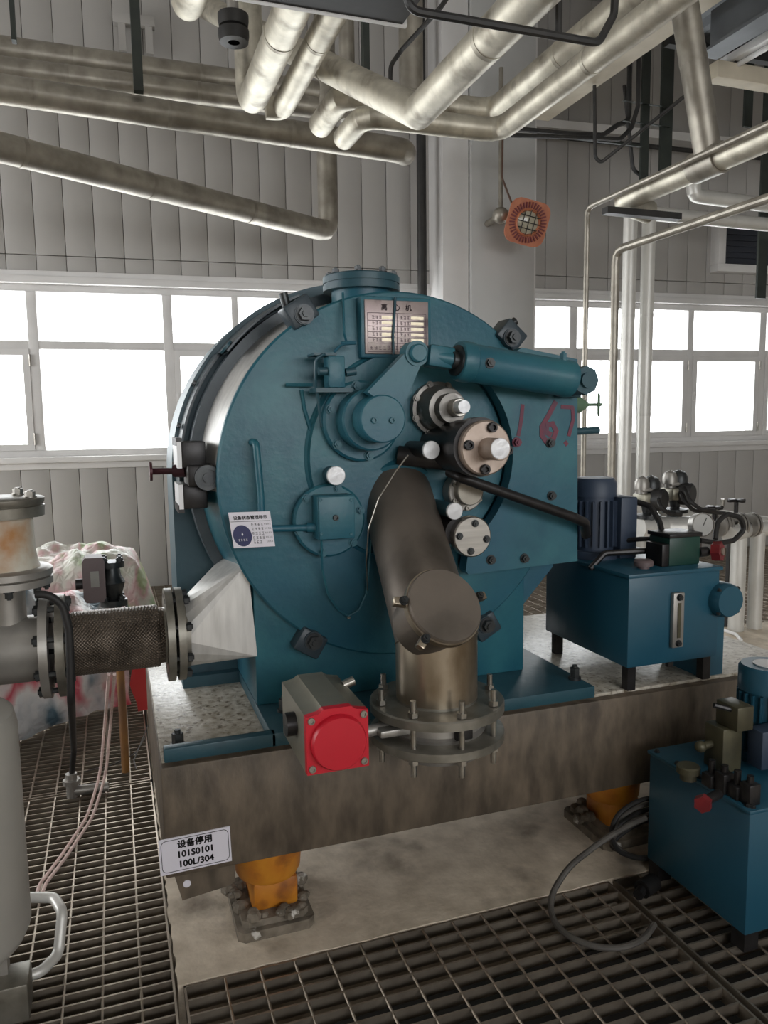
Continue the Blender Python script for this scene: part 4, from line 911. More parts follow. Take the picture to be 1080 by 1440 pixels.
# round teal end of the side pump motor
sc_ = atY(1028, 846, 2.06); sr = 25*mpp(sc_)
m = MB(); m.lathe((sc_.x, 2.06, sc_.z), (0,1,0), [(0,0),(0,sr*.86),(.012,sr*.96),(.03,sr),(.06,sr),(.06,sr*.9),(.34,sr*.9),(.34,0)], 36); so = obj('side_motor', m, mt['tank'], hu)
for i in range(4): a_ = math.radians(45+90*i); bolt(so, (sc_.x+sr*.93*math.cos(a_), 2.075, sc_.z+sr*.93*math.sin(a_)), (0,-1,0), .006, .01, mt['boltdark'])
m = MB(); m.box((hx1, 2.25, sc_.z-.12), (hx1+.03, 2.40, sc_.z+.05), .003); m.box((sc_.x-.05, 2.14, BZ1), (sc_.x+.05, 2.34, sc_.z-sr*.85)); obj('motor_bracket', m, mt['tank'], hu)
# small valve with handwheel behind the door hinge
hw = atY(842, 569, 2.6)
gv = thing('gate_valve', 'pale green gate valve with thin handwheel behind the hinge plate', 'valve', (hw.x-.1, 2.6, hw.z))
m = MB(); m.lathe((hw.x-.13, 2.6, hw.z), (1,0,0), [(-.06,0),(-.06,.03),(.04,.032),(.06,.02),(.075,.012),(.075,0)], 20); obj('body', m, mt['greenpale'], gv)
m = MB(); m.cyl((hw.x-.06, 2.6, hw.z), (hw.x+.012, 2.6, hw.z), .006, seg=8); obj('stem', m, mt['greenpale'], gv)
wr = 15*mpp(hw); wax = V((.8,-.6,0)).normalized(); wx, wy, _ = frame(wax)
m = MB(); m.tube([hw+(wx*math.cos(t)+wy*math.sin(t))*wr for t in [2*math.pi*i/28 for i in range(28)]], .0045, 8, closed=True); wh = obj('handwheel', m, mt['greenpale'], gv)
for i in range(5): t = 2*math.pi*i/5; m = MB(); m.cyl(hw, hw+(wx*math.cos(t)+wy*math.sin(t))*wr, .003, seg=6); obj('spoke', m, mt['greenpale'], wh)
m = MB(); m.cyl((hw.x-.13, 2.6, hw.z), (hw.x-.13, 2.6, hw.z-.12), .02, seg=12); m.cyl((hw.x-.3, 2.6, hw.z-.11), (hw.x+.0, 2.6, hw.z-.10), .014, seg=12); obj('branch_pipe', m, mt['tealdark'], gv)

# ================================================================== small hydraulic unit on the grating
f0, f1 = atZ(1042, 1345, 0), atZ(925, 1235, 0)
ux0, uy0 = 1.60, 1.56
su = thing('power_pack', 'small blue hydraulic power pack on the grating with red knob', 'hydraulic unit', (ux0+.3, uy0+.21, 0))
uz0, uz1 = .055, .415
m = MB(); m.box((ux0, uy0, uz0), (ux0+.62, uy0+.42, uz1), .005); obj('oil_tank', m, mt['tank'], su)
m = MB(); m.box((ux0-.006, uy0-.006, uz1), (ux0+.626, uy0+.426, uz1+.012), .003); ul = obj('tank_lid', m, mt['tank'], su)
for x in (ux0+.03, ux0+.59):
    for y in (uy0+.03, uy0+.39): m = MB(); m.box((x-.025, y-.025, 0), (x+.025, y+.025, uz0)); obj('leg', m, mt['iron'], su)
for i in range(5): bolt(ul, (ux0+.02+.145*i, uy0+.012, uz1+.012), (0,0,1), .007, .01, mt['boltdark']); bolt(ul, (ux0+.012, uy0+.02+.095*i, uz1+.012), (0,0,1), .007, .01, mt['boltdark'])
T = uz1+.012
p = atZ(968, 1082, T+.03); m = MB(); m.lathe((p.x, p.y, T), (0,0,1), [(0,0),(0,.024),(.02,.024),(.022,.034),(.04,.034),(.044,.03),(.044,0)], 24); obj('filler_cap', m, mt['olive'], su)
p = atY(1030, 1062, uy0+.20); q = atY(1030, 1012, uy0+.20); sx = 17*mpp(p)
m = MB(); m.box((p.x-sx, uy0+.20, T), (p.x+sx, uy0+.28, atY(1030,1025,uy0+.2).z), .005); ob = obj('valve_block', m, mt['olive'], su)
z1_ = atY(1030,1025,uy0+.2).z
m = MB(); m.box((p.x-sx*.4, uy0+.17, z1_), (p.x+sx*1.3, uy0+.26, atY(1030,998,uy0+.17).z), .005); obj('solenoid', m, mt['olive'], ob)
m = MB(); m.tube([(p.x-sx*.2, uy0+.2, z1_+.06), (p.x-sx*1.6, uy0+.22, z1_+.075)], .008, 8); obj('solenoid_plug', m, mt['iron'], ob)
p2 = atY(985, 1050, uy0+.25); m = MB(); m.cyl(p2, p2+V((.05,.0,.005)), .012, seg=12); m.sphere(p2, .018, 12, 8); obj('tee_fitting', m, mt['olive'], su)
p3 = atY(990, 1127, uy0+.06); m = MB(); m.cyl((p3.x, p3.y, p3.z), (p3.x+.07, p3.y+.02, p3.z), .014, seg=12); obj('knob_stem', m, mt['iron'], su)
m = MB(); kn = V((-.8,-.6,0)).normalized(); kx, ky, _ = frame(kn); m.prism([((.024 if i % 2 else .02)*math.cos(2*math.pi*i/12), (.024 if i % 2 else .02)*math.sin(2*math.pi*i/12)) for i in range(12)], lambda s, t: p3+kx*s+ky*t, kn*.025); obj('red_knob', m, mt['redknob'], su)
for k in range(4): 
    q = atZ(1000+18*k, 1105+8*k, T); m = MB(); m.box((q.x-.02, q.y-.02, T), (q.x+.02, q.y+.02, T+.04+.02*(k % 2)), .004); m.cyl((q.x, q.y, T+.04), (q.x, q.y, T+.08), .01, seg=10); obj('manifold_valve', m, mt['iron'], su)
mp_ = atY(1080, 990, uy0+.25); mrr = .083
m = MB(); m.lathe((mp_.x, uy0+.26, T), (0,0,1), [(0,mrr*1.1),(.03,mrr*1.1),(.03,mrr*.88),(.22,mrr*.88),(.22,mrr),(.29,mrr),(.30,mrr*.92),(.30,0)], 36); mo = obj('pump_motor', m, mt['tank'], su)
for i in range(20):
    a_ = 2*math.pi*i/20; shared(('fin2',), 'cooling_fin', lambda q: q.box((0,-.003,-.09), (.014,.003,.09)), mt['tank'], mo, (mp_.x+mrr*.86*math.cos(a_), uy0+.26+mrr*.86*math.sin(a_), T+.125)).rotation_euler = (0,0,a_)
m = MB(); m.cyl((mp_.x, uy0+.26, T+.30), (mp_.x, uy0+.26, T+.303), mrr*.5, seg=24); obj('fan_grille', m, mt['wallwhite'], mo)
m = MB(); m.box((mp_.x-.13, uy0+.14, T+.02), (mp_.x-.03, uy0+.2, T+.14), .006); obj('terminal_box', m, mt['motor'], su)
# hose coil lying on the grating and over the foot
def loop(pts, r, mat, lab, nm='hose', grp=None):
    m = MB(); m.tube(pts, r, 10, .25, nb=8); tag(obj(nm, m, mat), lab, 'hose', grp)
loop([atY(908,1150,1.965), atY(885,1160,1.96), atY(850,1180,1.95), atZ(800,1218,.10), atZ(772,1262,.03), atZ(778,1300,.012), atZ(815,1327,.012), atZ(868,1336,.012), atZ(905,1322,.012), atZ(920,1300,.014)], .0095, mt['cable'], 'wide loop of grey hydraulic hose lying on the grating by the power pack')
for k in range(5):
    Yh = 2.004+.0195*k
    loop([atY(938,1118+7*k,Yh), atY(895,1126+8*k,Yh), atY(868,1145+8*k,Yh), atY(858,1170+5*k,Yh), atY(866+5*k,1196+2*k,Yh), atY(895+4*k,1208,Yh), atY(938,1206-3*k,Yh)], .008, mt['cable' if k % 2 else 'black'], ('coiled grey hose bundled behind the power pack in front of the plinth' if k % 2 else 'coiled black hose bundled behind the power pack in front of the plinth'), grp='coiled hoses behind the power pack')
q = atZ(908, 1262, 0); m = MB(); m.cyl((q.x-.015,q.y,.03), (q.x+.045,q.y+.02,.03), .028, seg=14); m.cyl((q.x-.045,q.y-.02,.03),(q.x-.015,q.y,.03),.016,seg=10); tag(obj('hose_coupling', m, mt['iron']), 'dark hose coupling lying on the grating beside the power pack', 'coupling')

# ================================================================== overhead pipes
def pipe(nm, pts, r, mat, lab, cat='pipe', bend=None, seg=32, bands=True, grp=None):
    root = thing(nm, lab, cat, pts[0], grp)
    m = MB(); m.tube(pts, r, seg, r*2.0 if bend is None else bend, nb=3); obj('cladding', m, mat, root, ang=16)
    if bands:
        for i in range(len(pts)-1):
            a, b = V(pts[i]), V(pts[i+1]); L = (b-a).length; d = (b-a).normalized(); k = int(L/.9)
            for j in range(1, k+1):
                q = a+d*(L*j/(k+1)); m = MB(); m.lathe(q-d*.012, d, [(0,r*.99),(0,r*1.025),(.024,r*1.025),(.024,r*.99)], seg); obj('joint_band', m, mat, root)
    return root
al, dl = mt['alu'], mt['aludull']
def hz(x, y, z): return atZ(x, y, z)
e1, e2 = hz(352, 148, 3.27), hz(398, 150, 3.27)
pipe('insulated_pipe', [(e1.x, .4, 3.27), (e1.x, e1.y, 3.27), (e1.x, e1.y, ZC-.02)], .078, al, 'thick silver clad pipe, left of the pair passing under the black duct', bend=.14)
pipe('insulated_pipe', [(e2.x, .4, 3.27), (e2.x, e2.y+.03, 3.27), (e1.x+.088, e2.y+.04, 3.27)], .062, al, 'slimmer silver clad pipe beside the thick one under the black duct', bend=.06)
# pipe with a mitred V elbow
VZ = 2.9; v = hz(588, 158, VZ); far = atY(285, 8, 5.6)
pipe('insulated_pipe', [(v.x, .6, VZ), (v.x, v.y, VZ), far], .073, al, 'silver clad pipe turning in a sharp V elbow below the roof', bend=.02)
# bare pipe end with flange hanging at the top
p = atY(262, 14, 4.0); m = MB(); 
pipe('insulated_pipe', [p+V((.18,-2.5,0)), p, p+V((0,.0,1.2))], .075, al, 'short silver clad pipe end at the roof by the flanged drop', bend=.1)
p = atY(328, 30, 4.3)
fd = thing('flanged_drop', 'small flanged pipe drop beside the silver pipe pair', 'pipe', p)
m = MB(); m.cyl(p+V((0,0,.9)), p+V((0,0,-.02)), .03, seg=14); obj('pipe', m, mt['matsteel'], fd)
for dz in (0, -.075): m = MB(); m.lathe(p+V((0,0,dz-.03)), (0,0,1), [(0,.03),(0,.075),(.03,.08),(.06,.08),(.06,.03)], 28); obj('flange', m, mt['dark'], fd)
# pair that comes from the right, turns left and then away
za, zb = 3.34, 3.1
a = hz(693, 158, za); b = hz(702, 184, zb)
l1 = atY(482, 158, a.y); l2 = atY(512, 184, b.y)
pipe('insulated_pipe', [(a.x, .5, za), (a.x, a.y, za), (l1.x, a.y, za-.01), (l1.x-.01, a.y+.45, za-.02)], .072, al, 'silver clad pipe, upper of two that turn above the column', bend=.11)
pipe('insulated_pipe', [(b.x, .5, zb), (b.x, b.y, zb), (l2.x, b.y, zb-.005), (l2.x-.01, b.y+.34, zb-.01)], .061, al, 'silver clad pipe, lower of two that turn above the column', bend=.11)
m = MB(); m.lathe((a.x, a.y, za), (-1,0,0), [(.03,.0735),(.03,.078),(.055,.078),(.055,.0735)], 24); tag(obj('pipe_clamp', m, mt['black']), 'black clamp ring on the upper turning pipe', 'clamp')
# long runs along the back wall at the left
def ypipe(nm, p0, p1, Y, r, mat, lab, tail=None):
    q0, q1 = atY(*p0, Y), atY(*p1, Y); d = (q1-q0); q00 = q0-d.normalized()*2.2; pts = [q00, q1]
    if tail: pts += [q1+V(t) for t in tail]
    return pipe(nm, pts, r, mat, lab)
ypipe('wall_pipe', (0,125), (566,212), 5.3, .085, dl, 'dull clad pipe sloping along the back wall, ending in a cut elbow', [(.06,.12,.03)])
ypipe('wall_pipe', (0,70), (446,132), 6.1, .09, dl, 'upper dull pipe of two along the wall ledge')
ypipe('wall_pipe', (0,96), (446,152), 5.9, .075, dl, 'lower dull pipe of two along the wall ledge')
q1 = hz(462, 326, 3.1); q0 = hz(0, 207, 3.1); d = (q0-q1).normalized()
pipe('wall_pipe', [q0+d*1.6, q1, (q1.x, q1.y, 5.2)], .085, dl, 'dull clad pipe slanting across the wall and turning up', bend=.1)
for x, w in ((192, 13), (21, 6), (513, 9)):
    p = atY(x, 70, 5.2); ww = w*mpp(p)/2; m = MB(); yb_ = {192: 130, 21: 60, 513: 112}[x]
    m.box((p.x-ww, 5.16, atY(x, yb_, 5.2).z), (p.x+ww, 5.22, ZC)); tag(obj('hanger_channel', m, mt['darkgreen']), {192: 'wide dark channel hanger before the wall pipes', 21: 'thin dark hanger rod at the end of the wall pipes', 513: 'dark hanger post behind the V elbow pipe'}[x], 'hanger')
# T bracket on the upper wall
p = atW(188, 30, .1); m = MB(); m.obox(p, (.34,.08,.08), (wd, wn, V((0,0,1))), .005); m.obox(p+wd*-.1+V((0,0,-.14)), (.06,.06,.24), (wd, wn, V((0,0,1)))); m.obox(p+wd*.12+V((0,0,-.14)), (.06,.06,.24), (wd, wn, V((0,0,1)))); tag(obj('wall_bracket', m, mt['wall']), 'pale bracket with two lugs high on the wall', 'bracket')
# black duct tray across the top
zt = 3.05; c_ = hz(566, 36, zt); l_ = hz(354, 0, zt)
dt = thing('cable_tray', 'black duct tray with pale lip crossing under the roof', 'tray', (c_.x-.8, c_.y, zt))
m = MB(); m.box((c_.x-2.6, c_.y-1.1, zt+.004), (c_.x, c_.y, zt+.12)); obj('tray', m, mt['black'], dt)
m = MB(); m.box((c_.x-2.6, c_.y, zt), (c_.x+.02, c_.y+.02, zt+.03)); obj('lip', m, mt['wallwhite'], dt)
# strap under the right pair
z0_ = 2.79; s0, s1 = hz(574, 14, z0_), hz(858, 48, z0_)
m = MB(); m.tube([s0+V((-.02,0,.18)), s0, V((s1.x, s0.y, z0_)), V((s1.x+.06, s0.y, z0_+.1)), V((s1.x+.1, s0.y, z0_+.9))], .014, 8, .05); m.tube([V((v.x+.105, s0.y, z0_)), V((v.x+.105, s0.y, z0_+.9))], .012, 8)
tag(obj('pipe_hanger', m, mt['dark']), 'dark strap hanger slung under the silver pipes', 'hanger')
# pair of thin conduits by the V elbow
m = MB(); m.tube([atY(549,120,4.6), atY(549,92,4.6), atY(565,70,4.5), atY(620,10,4.1), atY(640,-20,4.0)], .014, 8, .06); tag(obj('conduit', m, mt['dark']), 'dark bent conduit behind the V elbow pipe', 'conduit')
for x, w, mat, lab in ((578,34,'aludull','broad dull duct rising behind the V elbow pipe'),(488,22,'aludull','dull pipe rising behind the turning pair')):
    p = atY(x, 90, 5.4); m = MB(); m.tube([(p.x, 5.4, atY(x, 170, 5.4).z), (p.x, 5.4, ZC-.02)], w*mpp(p)/2, 16); tag(obj('rising_duct', m, mt[mat]), lab, 'duct')
# cream beam running away above the right pair
bz = 4.1; q = hz(850, 92, bz); bx = q.x; by1 = hz(752, 168, bz).y
bm = thing('roof_beam', 'cream painted steel beam beside the silver pipe pair', 'beam', (bx, 3, bz))
m = MB(); m.box((bx-.03, .3, bz), (bx+.17, by1, bz+.014)); obj('lower_flange', m, mt['creampaint'], bm)
m = MB(); m.box((bx+.06, .3, bz+.014), (bx+.074, by1, bz+.3)); obj('web', m, mt['creampaint'], bm)
m = MB(); m.box((bx-.03, .3, bz+.3), (bx+.17, by1, bz+.314)); obj('upper_flange', m, mt['creampaint'], bm)
# corrugated deck and second beam at the right
dz = 4.25; d0 = hz(1000, 62, dz)
dk = thing('corrugated_deck', 'grey corrugated steel deck under the roof', 'deck', (5.2, 3, dz))
m = MB(); dx0 = hz(972, 30, dz).x; xs = [dx0+.05*i for i in range(70)]
vs = []; fs = []
for i, x in enumerate(xs):
    h_ = .03 if i % 4 in (1, 2) else 0.0
    for yy in (.5, d0.y): vs.append(V((x, yy, dz+h_)))
fs = [(2*i, 2*i+2, 2*i+3, 2*i+1) for i in range(len(xs)-1)]
m.add(vs, fs); obj('sheet', m, mt['deck'], dk, ang=10)
m = MB(); m.box((dx0, d0.y, dz-.05), (dx0+3.5, d0.y+.06, dz+.1)); obj('edge_angle', m, mt['dark'], dk)
b2 = hz(1040, 45, 3.9); by2 = hz(984, 80, 3.9).y; bm = thing('roof_beam', 'grey steel beam below the corrugated deck', 'beam', (b2.x, 3, 3.9))
m = MB(); m.box((b2.x-.02, .5, 3.9), (b2.x+.14, by2, 3.92)); obj('lower_flange', m, mt['deck'], bm); m = MB(); m.box((b2.x+.08, .5, 3.92), (b2.x+.1, by2, 4.2)); obj('web', m, mt['deck'], bm)
# white box beam at the right edge
q = atY(1010, 95, 4.6); bm = thing('box_beam', 'white box beam crossing the frame edge above the long pipe', 'beam', q)
m = MB(); m.box((q.x, 4.6, atY(1003,106,4.6).z), (q.x+2.5, 4.72, atY(1003,82,4.6).z), .004); obj('beam', m, mt['creampaint'], bm)
lt = thing('strip_light', 'white strip luminaire fixed on the box beam', 'light', q+V((.1,0,.3)))
m = MB(); zz_ = atY(1040,62,4.4).z; m.box((q.x+.12, 3.4, zz_), (q.x+.24, 4.75, zz_+.06), .01); obj('housing', m, mt['white'], lt); m = MB(); m.cyl((q.x+.18, 3.45, zz_-.02), (q.x+.18, 4.7, zz_-.02), .018, seg=12); obj('tube', m, mt['white'], lt); m = MB(); m.box((q.x+.15,4.6,atY(1003,80,4.6).z),(q.x+.21,4.7,zz_)); obj('bracket', m, mt['dark'], lt)
# slanting thick pipe meeting the long run
lz = 2.86
r0, r1 = hz(868, 283, lz), hz(1078, 196, lz); lx = (r0.x+r1.x)/2
t0 = hz(998, 229, lz)
pipe('insulated_pipe', [atY(952, -60, t0.y), V((lx, t0.y, lz+.02))], .07, dl, 'thick slanting dull pipe dropping onto the long silver run', bend=0)
pe = V((lx, r0.y, lz))
pipe('insulated_pipe', [(lx, .6, lz), pe, pe+V((.24,.03,-.04))], .07, al, 'long silver clad pipe running out over the hydraulic unit', bend=.1)
m = MB(); m.lathe((lx, t0.y, lz), (0,1,0), [(-.1,.072),(-.1,.082),(.1,.082),(.1,.072)], 24); tag(obj('branch_saddle', m, dl), 'saddle collar where the slanting pipe meets the long run', 'collar')
tn = V((lx-.12, 0, lz+.09)); tq = atX(826, 292, tn.x)
pipe('thin_pipe', [(tn.x, .6, tq.z), (tn.x, tq.y, tq.z), (tn.x, tq.y, .9)], .017, dl, 'thin pipe beside the long run turning down past the window', bend=.06, seg=12, bands=False)
m = MB(); m.box((lx-.2, pe.y-.15, lz-.12), (lx+.35, pe.y-.09, lz-.08)); tag(obj('support_angle', m, mt['dark']), 'dark angle bracket under the end of the long silver pipe', 'bracket')
# verticals before the window
for x, yt_, r_, mat, lab in ((887, 292, .052, 'aluwhite', 'pale clad vertical pipe, nearer the hinge plate, before the window'), (913, 288, .052, 'aluwhite', 'pale clad vertical pipe with the horizontal branch, before the window')):
    p = atY(x, 300, 5.1); pb_ = atY(x-10, 660, 5.1); m = 0
    pts = [(pb_.x+.0, 5.1, 0), (p.x, 5.1, p.z)]
    if x == 913: q = atY(1130, 300, 5.1); pts = [(pb_.x, 5.1, 0), (p.x, 5.1, p.z), (q.x, 5.05, p.z-.02)]
    pipe('vertical_pipe', pts, r_, mt[mat], lab, bend=.07)
rz = 2.57; q0 = hz(866, 352, rz); pipe('thin_pipe', [(q0.x+.05, .6, rz), (q0.x, q0.y, rz), (q0.x, q0.y, .3)], .026, dl, 'slim pipe bending down in front of the pale vertical pipes', bend=.08, seg=14, bands=False)
q = atY(975, 275, 5.6); q2 = atY(1090, 292, 5.6); pipe('insulated_pipe', [(q.x, 5.6, 3.6), q, q2+V((.6,0,0))], .06, mt['aluwhite'], 'pale clad elbow pipe below the box beam', bend=.06)
# dark conduit cluster
def cond(pts, r, lab, mat='dark'): m = MB(); m.tube(pts, r, 8, .08); tag(obj('conduit', m, mt[mat]), lab, 'conduit')
Yc = 5.6
Y1 = Yc+.025; cond([atY(690,178,Y1), atY(800,188,Y1), atY(848,190,Y1), atY(868,176,Y1), atY(884,170,Y1), atY(886,60,Y1)], .02, 'upper dark conduit curving up behind the beam')
Y2 = Yc-.1; cond([atY(720,190,Y2), atY(830,194,Y2), atY(872,196,Y2), atY(888,180,Y2), atY(897,150,Y2), atY(899,55,Y2)], .018, 'lower dark conduit curving up behind the beam')
Y3 = Yc-.18; cond([atY(836,120,Y3), atY(837,222,Y3), atY(845,229,Y3), atY(972,128,Y3-.6)], .014, 'thin conduit dropping and slanting back up to the box beam')
cond([atY(878,120,Yc+.08), atY(890,238,Yc+.08), atY(900,246,Yc+.08)], .016, 'short dark conduit drop behind the long pipe')
for x, w, y0_, y1_, lab in ((907,8,50,272,'narrow dark green post of the conduit frame'), (937,13,46,262,'wide dark green post of the conduit frame'), (1052,11,115,180,'dark post below the box beam'), (1074,5,185,420,'thin dark rod before the fan opening')):
    Yp = Yc+.2 if x == 1074 else Yc; a, b = atY(x-w/2, y0_, Yp), atY(x+w/2, y1_, Yp); m = MB(); m.box((a.x+.01, Yp-.012, b.z), (b.x-.01, Yp+.012, ZC)); tag(obj('support_post', m, mt['darkgreen']), lab, 'post')
for (x0_, y0_, x1_, y1_), lab in (((878,140,944,150),'upper dark crossbar of the conduit frame'), ((878,168,944,178),'lower dark crossbar of the conduit frame'), ((815,192,905,206),'dark angle carrying the conduits')):
    a, b = atY(x0_, y0_, Yc-.05), atY(x1_, y1_, Yc-.05); m = MB(); m.box((a.x, Yc-.012-.03, min(a.z,b.z)), (b.x, Yc-.014, max(a.z,b.z))); tag(obj('crossbar', m, mt['darkgreen']), lab, 'bar')
pa, pb2 = atW(760, 190, .12), atW(1080, 225, .12); cond([pa, pb2+wd*1.5], .025, 'dark conduit along the back wall behind the frame')
# fan opening in the wall
a, b = atW(1012, 308, .02), atW(1100, 378, .02); ua, ub = uvz(a)[0], uvz(b)[0]
fo = thing('fan_box', 'dark exhaust fan opening in a pale frame on the wall', 'fan', W((ua+ub)/2, 0, b.z))
m = MB(); wbox(m, ua, ub, .0, .06, b.z, a.z); obj('louver_back', m, mt['louver'], fo)
for i in range(8): zz2 = b.z+(a.z-b.z)*(i+.5)/8; m = MB(); wbox(m, ua, ub, .06, .075, zz2-.012, zz2+.012); obj('slat', m, mt['louver'], fo)
m = MB(); wbox(m, ua-.09, ub, 0, .14, b.z-.08, b.z, .004); wbox(m, ua-.09, ua, 0, .14, b.z, a.z+.05, .004); obj('frame', m, mt['wallwhite'], fo)

# ================================================================== flood lamp on the column
lc = atW(742, 313, .95); ln = (V((-.16,-.95,-.22))).normalized(); ls_ = 30*mpp(lc)
fl = thing('flood_lamp', 'orange explosion-proof lamp with round wire-guarded glass on the column', 'lamp', lc)
lx_, ly_, _ = frame(ln)
ca, sa = math.cos(math.radians(-12)), math.sin(math.radians(-12)); lx2, ly2 = lx_*ca+ly_*sa, ly_*ca-lx_*sa
def rsq(h, k=.5, n=6):
    out = []
    for cx_, cy_, a0 in ((1-k,1-k,0),(-1+k,1-k,90),(-1+k,-1+k,180),(1-k,-1+k,270)):
        out += [(h*(cx_+k*math.cos(math.radians(a0+90*i/n))), h*(cy_+k*math.sin(math.radians(a0+90*i/n)))) for i in range(n+1)]
    return out
m = MB(); m.prism(rsq(ls_), lambda s, t: lc+lx2*s+ly2*t-ln*.02, ln*.02); hs = obj('face_plate', m, mt['lamporange'], fl)
m = MB(); m.lathe(lc-ln*.16, ln, [(0,0),(0,ls_*.6),(.05,ls_*.8),(.14,ls_*.86)], 32); obj('housing', m, mt['lamporange'], fl)
m = MB(); m.lathe(lc, ln, [(0,ls_*.62),(.02,ls_*.6),(.028,ls_*.56),(.02,ls_*.54),(.004,ls_*.5)], 36); obj('bezel', m, mt['lamporange'], fl)
m = MB(); m.lathe(lc, ln, [(.004,ls_*.55),(.012,ls_*.4),(.02,0)], 32); obj('lens', m, material('lamp_glass', (196,190,170), (180,172,150), rough=.15, scale=6), fl)
for i in range(36):
    t = 2*math.pi*i/36; ex = lx2*math.cos(t)+ly2*math.sin(t); m = MB(); m.obox(lc+ex*ls_*.78+ln*.006, (ls_*.26,.012,.012), (ex, ln.cross(ex), ln)); obj('radial_fin', m, mt['redknob'], hs)
for k in (-.28,0,.28):
    for A_, B_ in ((lx2, ly2), (ly2, lx2)):
        w_ = math.sqrt(max(0, .56**2-k*k)); m = MB(); m.cyl(lc+ln*.026+A_*ls_*k+B_*ls_*w_, lc+ln*.026+A_*ls_*k-B_*ls_*w_, .004, seg=6); obj('guard_wire', m, mt['dark'], fl)
jc = atW(704, 303, .75); m = MB(); m.sphere(jc, .075, 16, 10, (1,1,1)); m.cyl(jc, lc-ln*.1, .035, seg=12); m.cyl(jc, jc-wn*.32, .03, seg=12); obj('mount_joint', m, mt['aludull'], fl)
tp_ = atW(702, 195, .75); m = MB(); m.tube([jc, V((jc.x, jc.y, tp_.z+.6))], .02, 10); obj('drop_pipe', m, mt['aludull'], fl)
m = MB(); m.tube([tp_+wd*.04+V((0,0,.3)), atW(706,250,.8), atW(722,292,.9)], .009, 8, .1); obj('lamp_cable', m, material('brown_cable', (96,72,60), rough=.6), fl)

# ================================================================== valve manifold by the wall at the right
Ym = 4.2
def cylt(nm, p0, p1, r, mat, par, seg=18): m = MB(); m.cyl(p0, p1, r, seg=seg); return obj(nm, m, mat, par)
mf = thing('pipe_manifold', 'white clad pipe manifold with valves standing behind the hydraulic unit', 'pipework', atZ(1000, 860, 0))
aw = mt['aluwhite']
for x, w, lab in ((1040, 17, 0), (1066, 16, 1)):
    p = atY(x, 745, Ym); m = MB(); m.tube([(p.x, Ym, 0), (p.x, Ym, p.z)], w*mpp(p)/2*1.25, 18); obj('stand_pipe', m, aw, mf)
for x in (1028, 1063): p = atY(x, 780, Ym+.1); m = MB(); m.box((p.x-.015, Ym+.1, 0), (p.x+.015, Ym+.13, p.z+.12)); obj('support_leg', m, mt['dark'], mf)
r_ = .055
m = MB(); m.tube([atY(898,742,Ym), atY(935,742,Ym), atY(985,742,Ym-.1)], .075, 18, .05); obj('lower_header', m, aw, mf)
m = MB(); m.tube([atY(920,728,Ym+.2), atY(1000,726,Ym+.2), atY(1050,734,Ym+.2), atY(1100,740,Ym+.2)], .06, 18, .05); obj('upper_header', m, aw, mf)
m = MB(); m.tube([atY(1025,752,Ym-.1), atY(1050,745,Ym), atY(1090,742,Ym)], .055, 18, .04); obj('branch', m, aw, mf)
for x in (1012, 1038, 1056, 1016): p = atY(x, 738, Ym-.02); m = MB(); m.lathe(p+V((-.02,0,0)), (1,0,0), [(0,.03),(0,.085),(.018,.085),(.018,.03),(.028,.03),(.028,.085),(.046,.085),(.046,.03)], 24); obj('flange_pair', m, mt['matsteel'], mf)
for x, y in ((1035,712),(1004,722)):
    p = atY(x, y+10, Ym); m = MB(); m.cyl(p, p+V((0,0,.09)), .014, seg=10); m.obox(p+V((0,0,.09)), (.14,.03,.02), None, .006); m.obox(p+V((0,0,.09)), (.03,.14,.02), None, .006); obj('valve_handle', m, mt['iron'], mf)
m = MB(); p = atY(1016,712,Ym); m.cyl(atY(1005,718,Ym), p, .014, seg=10); m.cyl(p, p+V((.0,0,.05)), .014, seg=10); obj('bleed_valve', m, mt['boltsteel'], mf)
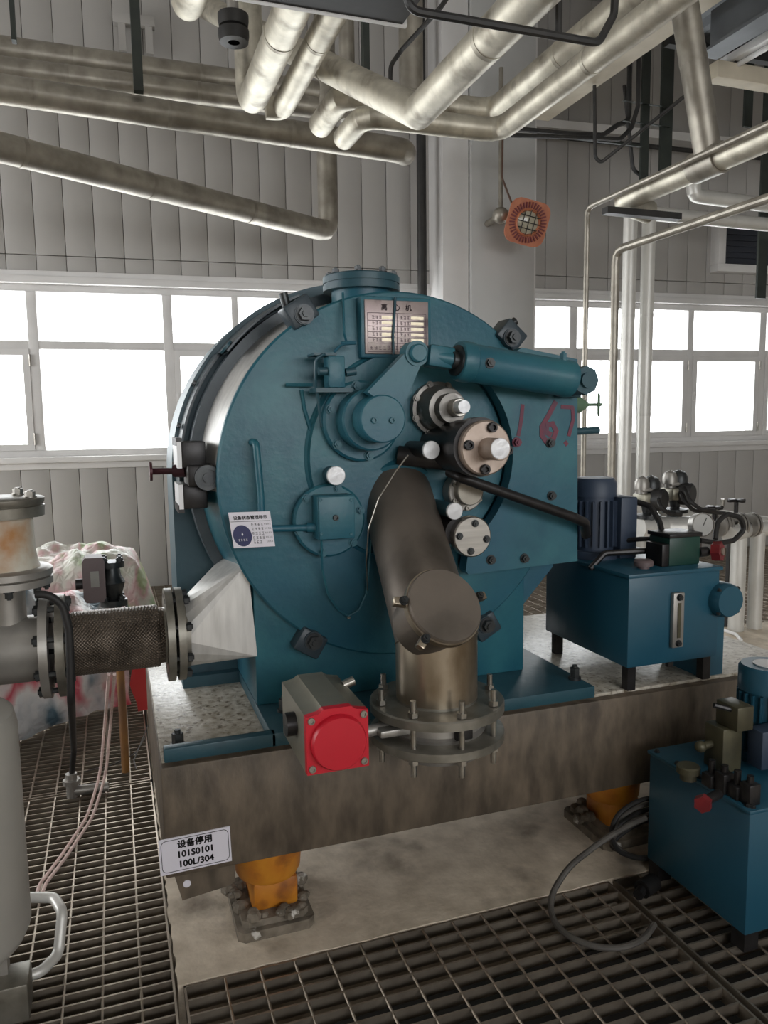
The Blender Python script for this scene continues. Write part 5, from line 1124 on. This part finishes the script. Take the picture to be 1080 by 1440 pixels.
for (x, y), lab in (((909, 690), 'pneumatic valve actuator on the manifold, beside the terminal box'), ((948, 682), 'pneumatic valve actuator on the manifold with hoses running from it')):
    p = atY(x, y+12, Ym); av = thing('valve_actuator', lab, 'actuator', p)
    s = mpp(p)
    m = MB(); m.obox(p+V((0,0,0)), (28*s, .14, 18*s), None, .02); obj('body', m, mt['aluact'], av)
    m = MB(); m.lathe(p+V((8*s,-.03,0)), V((.5,-1,0)), [(0,0),(0,.075),(.06,.075),(.075,.06),(.075,0)], 20); obj('end_cap', m, mt['dark'], av)
    for dx, rr2 in ((-8, .05), (7, .06)):
        q = p+V((dx*s, 0, 19*s)); m = MB(); m.lathe(q+V((0,0,-.05)), (0,0,1), [(0,rr2*.7),(.03,rr2*.7),(.03,rr2),(.07,rr2),(.10,rr2*.75),(.12,0)], 20); obj('position_head', m, mt['boltdark'] if dx > 0 else mt['matsteel'], av)
    m = MB(); m.obox(p+V((0,0,14*s)), (26*s,.1,6*s), None, .01); obj('mounting_plate', m, mt['matsteel'], av)
    m = MB(); m.lathe(p+V((2*s,0,-9*s)), (0,0,-1), [(0,.04),(.05,.03),(.06,.085),(.085,.085),(.085,.05),(.2,.05)], 20); obj('valve_neck', m, mt['boltdark'], av)
for pts, lab in (([(955,688),(962,705),(975,718),(1000,720),(1020,722)], 'black air hose from the second actuator, nearer loop'), ([(962,685),(970,705),(985,716),(1005,718)], 'black air hose from the second actuator, farther loop'), ([(925,692),(928,712),(940,722),(958,724)], 'black air hose hanging from the first actuator')):
    hk = len(lab); m = MB(); m.tube([atY(x, y, (Ym-.02 if (x, y) == pts[0] else Ym-.2)-.05*(lab.find('farther') > 0)) for x, y in pts], .013, 8, .08); tag(obj('air_hose', m, mt['black']), lab, 'hose')
m = MB(); m.box((atY(1012,870,3.4).x, 3.35, .0), (atY(1060,870,3.4).x, 3.5, .06), .02); tag(obj('timber_offcut', m, mt['dark']), 'dark block lying on the walkway behind the tank', 'block')
m = MB(); m.tube([atZ(985,878,.012), atZ(1010,884,.012), atZ(1035,892,.012), atZ(1042,900,.03)], .012, 8, .05); tag(obj('floor_cable', m, mt['wallwhite']), 'thin white cable lying on the grating behind the tank', 'cable')
